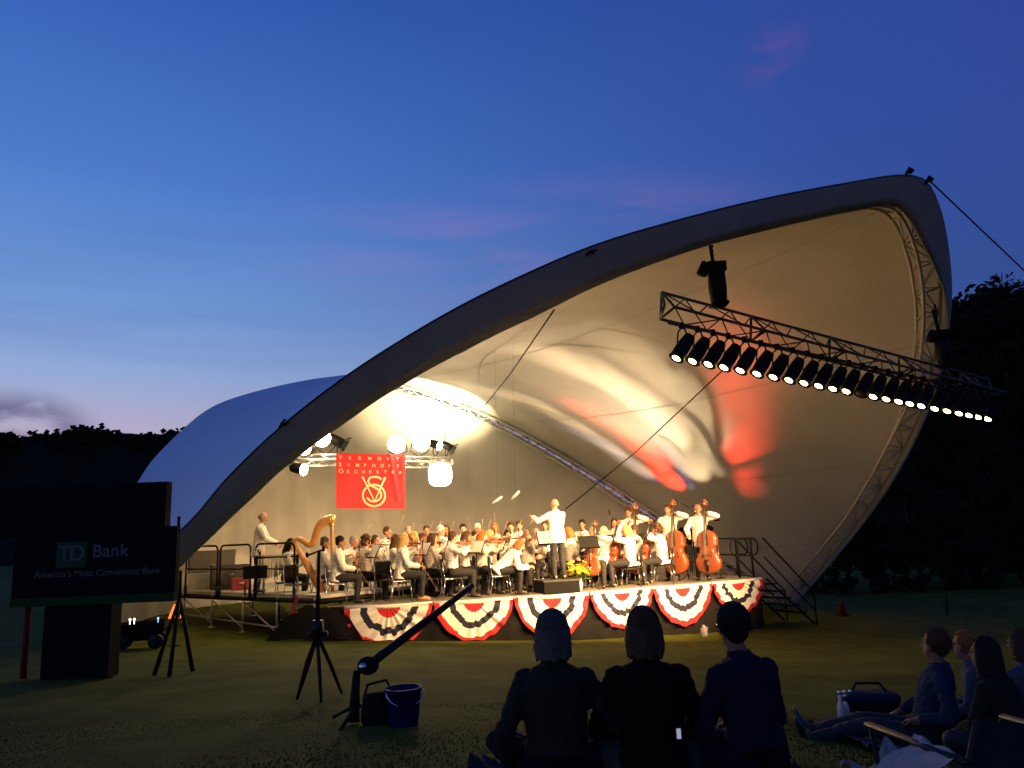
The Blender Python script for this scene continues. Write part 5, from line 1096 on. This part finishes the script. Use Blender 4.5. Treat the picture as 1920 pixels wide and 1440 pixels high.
# cool bag and bottles
bx, by = colX(1628, 6.0, 1.2), 6.0; cb = empty('cool_bag', (bx, by, gz(bx, by)+.02), -.2, 'dark picnic cool bag with pale blue lid between the bottles and the man in blue', 'bag')
mb = MB(); mb.rings([[V((w*(.19*cos(a)*min(1.25, 1/max(abs(cos(a)), abs(sin(a)), .7))), .13*sin(a)*min(1.25, 1/max(abs(cos(a)), abs(sin(a)), .7)), z)) for a in [k*pi/10 for k in range(20)]] for z, w in ((0, .95), (.04, 1), (.18, 1), (.20, .98))]); mb.build('body', M['bag'], cb)
mb = MB(); mb.rings([[V((w*(.195*cos(a)*min(1.25, 1/max(abs(cos(a)), abs(sin(a)), .7))), w*.135*sin(a)*min(1.25, 1/max(abs(cos(a)), abs(sin(a)), .7)), z)) for a in [k*pi/10 for k in range(20)]] for z, w in ((.203, 1), (.235, 1), (.25, .8))]); mb.build('lid', M['chair_blue'], cb)
MB().tube([(-.12, 0, .25), (-.08, 0, .31), (.08, 0, .31), (.12, 0, .25)], .010, 6).build('handle', M['bag'], cb)
for k, px in enumerate((1574, 1584, 1594)):
    x = colX(px, 5.9+.05*k, 1.2); bo = empty('bottle', (x, 5.9+.05*k, gz(x, 5.9)+.02), 0, 'slim pale bottle beside the dark cool bag', 'bottle', 'three bottles beside the cool bag')
    MB().lathe([(.026, 0), (.03, .01), (.03, .13), (.012, .18), (.011, .23)], n=12).build('glass', M['glass'], bo); MB().lathe([(.014, .22), (.014, .245)], n=10).build('cap', M['chrome'], bo)
# boom stand with bag and bucket
jx, jy = colX(668, 6.2, 1.2), 6.2; jz = gz(jx, jy)
jb = empty('boom_stand', (jx, jy, jz), 0, 'long dark slanting boom pole on a low stand in front of the stage', 'boom')
q0 = atY(690, 1248, 6.2)-V((jx, jy, jz)); q1 = atY(886, 1098, 6.9)-V((jx, jy, jz)); b0 = atY(669, 1262, 6.2)-V((jx, jy, jz))
MB().tube([b0+V((0, 0, .02)), V((-.02, 0, .02))], [.028, .045], 10).build('post', M['black'], jb)
MB().tube([q0-(q1-q0)*.05, q0, q0.lerp(q1, .4), q1], [.036, .036, .033, .022], 12).build('boom', M['dark_steel'], jb)
MB().ell(q0, (.085, .06, .07)).tube([q0, b0], .022, 8).build('joint', M['black'], jb); MB().tube([q0+V((-.03, -.07, .0)), q0+V((-.03, .07, 0))], .03, 10).build('knob', M['chrome'], jb)
for a in (.3, 2.4, 4.5): MB().tube([(0, 0, .14), (.30*cos(a), .30*sin(a), .015)], .014, 6).build('leg', M['black'], jb)
x, y = colX(712, 6.15, 1.2), 6.15; bg_ = empty('shoulder_bag', (x, y, gz(x, y)), .2, 'dark brown shoulder bag beside the blue bucket', 'bag')
mb = MB(); mb.rings([[V((w*.13*cos(a)+.01*sin(3*a), w*.085*sin(a), z)) for a in [k*pi/9 for k in range(18)]] for z, w in ((0, .9), (.03, 1.08), (.12, 1.05), (.20, .95), (.23, .7))]); mb.build('body', M['bag'], bg_); MB().tube([(-.12, 0, .18), (-.09, 0, .29), (.05, .02, .31), (.12, 0, .18)], .012, 6).build('strap', M['bag'], bg_)
x, y = colX(756, 6.05, 1.2), 6.05; bu = empty('bucket', (x, y, gz(x, y)), .4, 'blue plastic bucket standing under the slanting boom', 'bucket')
MB().lathe([(.105, 0), (.11, .01), (.135, .25), (.142, .25), (.142, .27), (.13, .27), (.105, .03)], n=24).build('tub', M['bucket'], bu); MB().tube([(.14*cos(a), -.05-.10*sin(a)*.6, .25-.10*sin(a)) for a in [k*pi/12 for k in range(13)]], .005, 6).build('handle', M['chrome'], bu)
# microphone tripod
mx_, my_ = colX(594, 7.7, 1.2), 7.7; mz = gz(mx_, my_); H_ = atY(597, 1032, 7.7).z-mz
mt = empty('microphone_tripod', (mx_, my_, mz), 0, 'tall black tripod with a pair of microphones left of the slanting boom', 'tripod')
MB().tube([(0, 0, .55), (.012, 0, H_)], [.022, .013], 10).build('column', M['black'], mt); MB().box((.0, 0, .66), (.10, .10, .14)).tube([(-.08, 0, .60), (.10, 0, .60)], .03, 8).build('head', M['plastic'], mt)
for k, (a, r_) in enumerate(((2.95, .20), (5.2, .18), (.9, .30))): MB().tube([(0, 0, .60), (r_*.5*cos(a), r_*.5*sin(a), .32), (r_*cos(a), r_*sin(a), .01)], [.02, .030 if k == 0 else .019, .014], 8).build('leg', M['black'], mt)
MB().tube([(-.10, 0, H_-.045), (.06, 0, H_+.01)], .009, 6).build('bar', M['black'], mt)
for q in ((-.10, 0, H_-.045), (.06, 0, H_+.01)): MB().tube([V(q)+V((-.02, .06, -.01)), V(q)+V((.01, -.06, .02))], .014, 8).build('microphone', M['black'], mt)
# sponsor sign on its plinth
SY = 10.0
def xw(px, z=1.8): return colX(px, SY, z)
def zw(px, py): return atY(px, py, SY).z
sx0, sx1 = xw(24), xw(330); sg = empty('sponsor_sign', ((sx0+sx1)/2, SY, gz(xw(150), SY)), 0, 'big black sponsor sign with small green square and pale lettering, on a dark plinth', 'sign'); ox, oz = sg.location.x, sg.location.z
z0, z1, z2 = zw(180, 1116)-oz, zw(180, 992)-oz, zw(180, 919)-oz
MB().box((0, 0, (z0+z1)/2), (sx1-sx0, .10, z1-z0)).build('panel', M['sign_black'], sg, False)
MB().box((0, -.004, z0-.055), (sx1-sx0, .12, .105)).build('stripe', M['stripe_green'], sg, False)
hx0, hx1 = xw(-20)-ox, xw(300)-ox; MB().box(((hx0+hx1)/2, .12, (z1+z2)/2+.01), (hx1-hx0, .16, z2-z1+.14)).build('header_box', M['sign_black'], sg, False)
MB().box((xw(150)-ox, .10, (z0-.1)/2), (xw(215)-xw(90), .26, z0-.11)).build('plinth', M['sign_black'], sg, False)
MB().tube([(xw(45)-ox, .1, 0), (xw(45)-ox, .1, z0-.05)], .04, 8).build('post', M['red_paint'], sg); MB().tube([(xw(328)-ox, .02, z1-.1), (xw(328)-ox, .02, z1+.12)], .02, 6).build('corner_pole', M['black'], sg)
g0, g1 = V((xw(104)-ox, -.054, zw(132, 1064)-oz)), V((xw(161)-ox, -.054, zw(132, 1016)-oz)); MB().box((g0+g1)/2, (g1.x-g0.x, .008, g1.z-g0.z)).build('logo_square', M['sign_green'], sg, False)
tx = lambda px, py: frame((xw(px)-ox, -.060, zw(px, py)-oz), (1, 0, 0), (0, 0, 1))
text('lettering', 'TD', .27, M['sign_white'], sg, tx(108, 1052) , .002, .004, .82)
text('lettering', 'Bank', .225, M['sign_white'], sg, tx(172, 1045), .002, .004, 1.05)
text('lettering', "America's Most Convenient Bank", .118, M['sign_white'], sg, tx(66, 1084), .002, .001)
# tripod behind the sign's right end
lx, ly = xw(311), 10.4; lz = gz(lx, ly); ls = empty('light_tripod', (lx, ly, lz), 0, 'black tripod legs standing beside the right end of the big sign', 'tripod')
MB().tube([(0, 0, .7), (0, 0, 1.3)], .02, 8).build('column', M['black'], ls)
for dx, dy in ((-.24, -.1), (.02, -.25), (.16, .12)): MB().tube([(0, 0, .95), (dx*.55, dy*.55, .45), (dx, dy, .01)], [.022, .026, .03], 8).build('leg', M['black'], ls)
# cart with small lamps, glowing lamp
x, y = colX(264, 14.2, 1), 14.2; ct = empty('equipment_cart', (x, y, gz(x, y)), .3, 'dim equipment cart with two small white lamps behind the sign', 'cart')
mb = MB(); mb.rings([[V((w*.40*cos(a)*min(1.3, 1/max(abs(cos(a)), abs(sin(a)), .7)), w*.26*sin(a)*min(1.3, 1/max(abs(cos(a)), abs(sin(a)), .7)), z)) for a in [k*pi/10 for k in range(20)]] for z, w in ((.16, .86), (.42, 1), (.45, 1.04), (.45, .95), (.22, .82))]); mb.build('tub', M['bag'], ct)
for sx in (-.28, .28):
    for sy in (-.24, .24): MB().lathe([(.03, -.025), (.12, -.03), (.13, -.015), (.13, .015), (.12, .03), (.03, .025)], (sx, sy, .13), 14, 0, Matrix.Rotation(pi/2, 3, 'X')).build('wheel', M['plastic'], ct)
MB().tube([(.40, 0, .3), (.62, 0, .55), (.66, 0, .62)], .014, 6).build('handle', M['black'], ct)
for k in (-.05, .02): MB().ell((-.1+k*1.0, -.22, .53), (.02, .02, .02), None, 8, 6).tube([(-.1+k, -.22, .44), (-.1+k, -.22, .52)], .008, 5).build('lamp', M['white_glow'], ct)
MB().ell((.30, -.2, .52), (.018, .018, .018), None, 8, 6).tube([(.3, -.2, .44), (.3, -.2, .51)], .008, 5).build('lamp', M['blue_glow'], ct)
x, y = colX(327, 14.8, 1), 14.8; gl = empty('glowing_marker', (x, y, gz(x, y)), 0, 'small glowing orange cone lamp right of the big sign', 'lamp'); zt = atY(327, 1134, 14.8).z-gl.location.z
MB().tube([(0, 0, 0), (0, 0, zt-.22)], .02, 6).lathe([(.12, 0), (.12, .02), (.02, .03)], n=12).build('stand', M['black'], gl); MB().lathe([(.11, zt-.24), (.10, zt-.20), (.03, zt), (.01, zt+.01)], (0, 0, 0), 14).build('lamp_cone', M['orange_glow'], gl)
# small things beyond the stage's right end
x, y = colX(1577, 24, 0), 24.; tcn = empty('traffic_cone', (x, y, gz(x, y)), 0, 'small red cone on the dark grass right of the canopy foot', 'cone'); MB().lathe([(.13, .03), (.05, .42), (.03, .45)], n=16).build('body', M['red_paint'], tcn); MB().box((0, 0, .015), (.34, .34, .03)).build('base', M['red_paint'], tcn, False)
x, y = colX(1318, 19.0, 0), 18.9; wb = empty('jug', (x, y, gz(x, y)), 0, 'white jug on the grass in front of the stage skirt', 'jug'); MB().lathe([(.075, 0), (.08, .02), (.08, .17), (.03, .23), (.03, .26)], n=16).build('body', M['cloth_pale'], wb); MB().tube([(.03, 0, .22), (.09, 0, .20), (.08, 0, .12)], .012, 6).build('handle', M['cloth_pale'], wb)
x, y = colX(1772, 24.5, 0), 24.5; sp_ = empty('sapling', (x, y, gz(x, y)), 0, 'thin bare sapling standing on the dark grass at the right', 'tree'); rnd = random.Random(4)
MB().tube([(0, 0, 0), (.03, 0, .6), (-.06, 0, 1.3), (-.22, 0, 2.1)], [.035, .028, .02, .006], 7).build('trunk', M['bark'], sp_)
for k in range(7):
    z = .7+.2*k; a = rnd.uniform(0, 6.28); MB().tube([(-.06*(z/1.4), 0, z), (-.06+.3*cos(a), .3*sin(a), z+.25), (-.06+.5*cos(a), .5*sin(a), z+.32)], [.012, .008, .003], 5).build('branch', M['bark'], sp_)
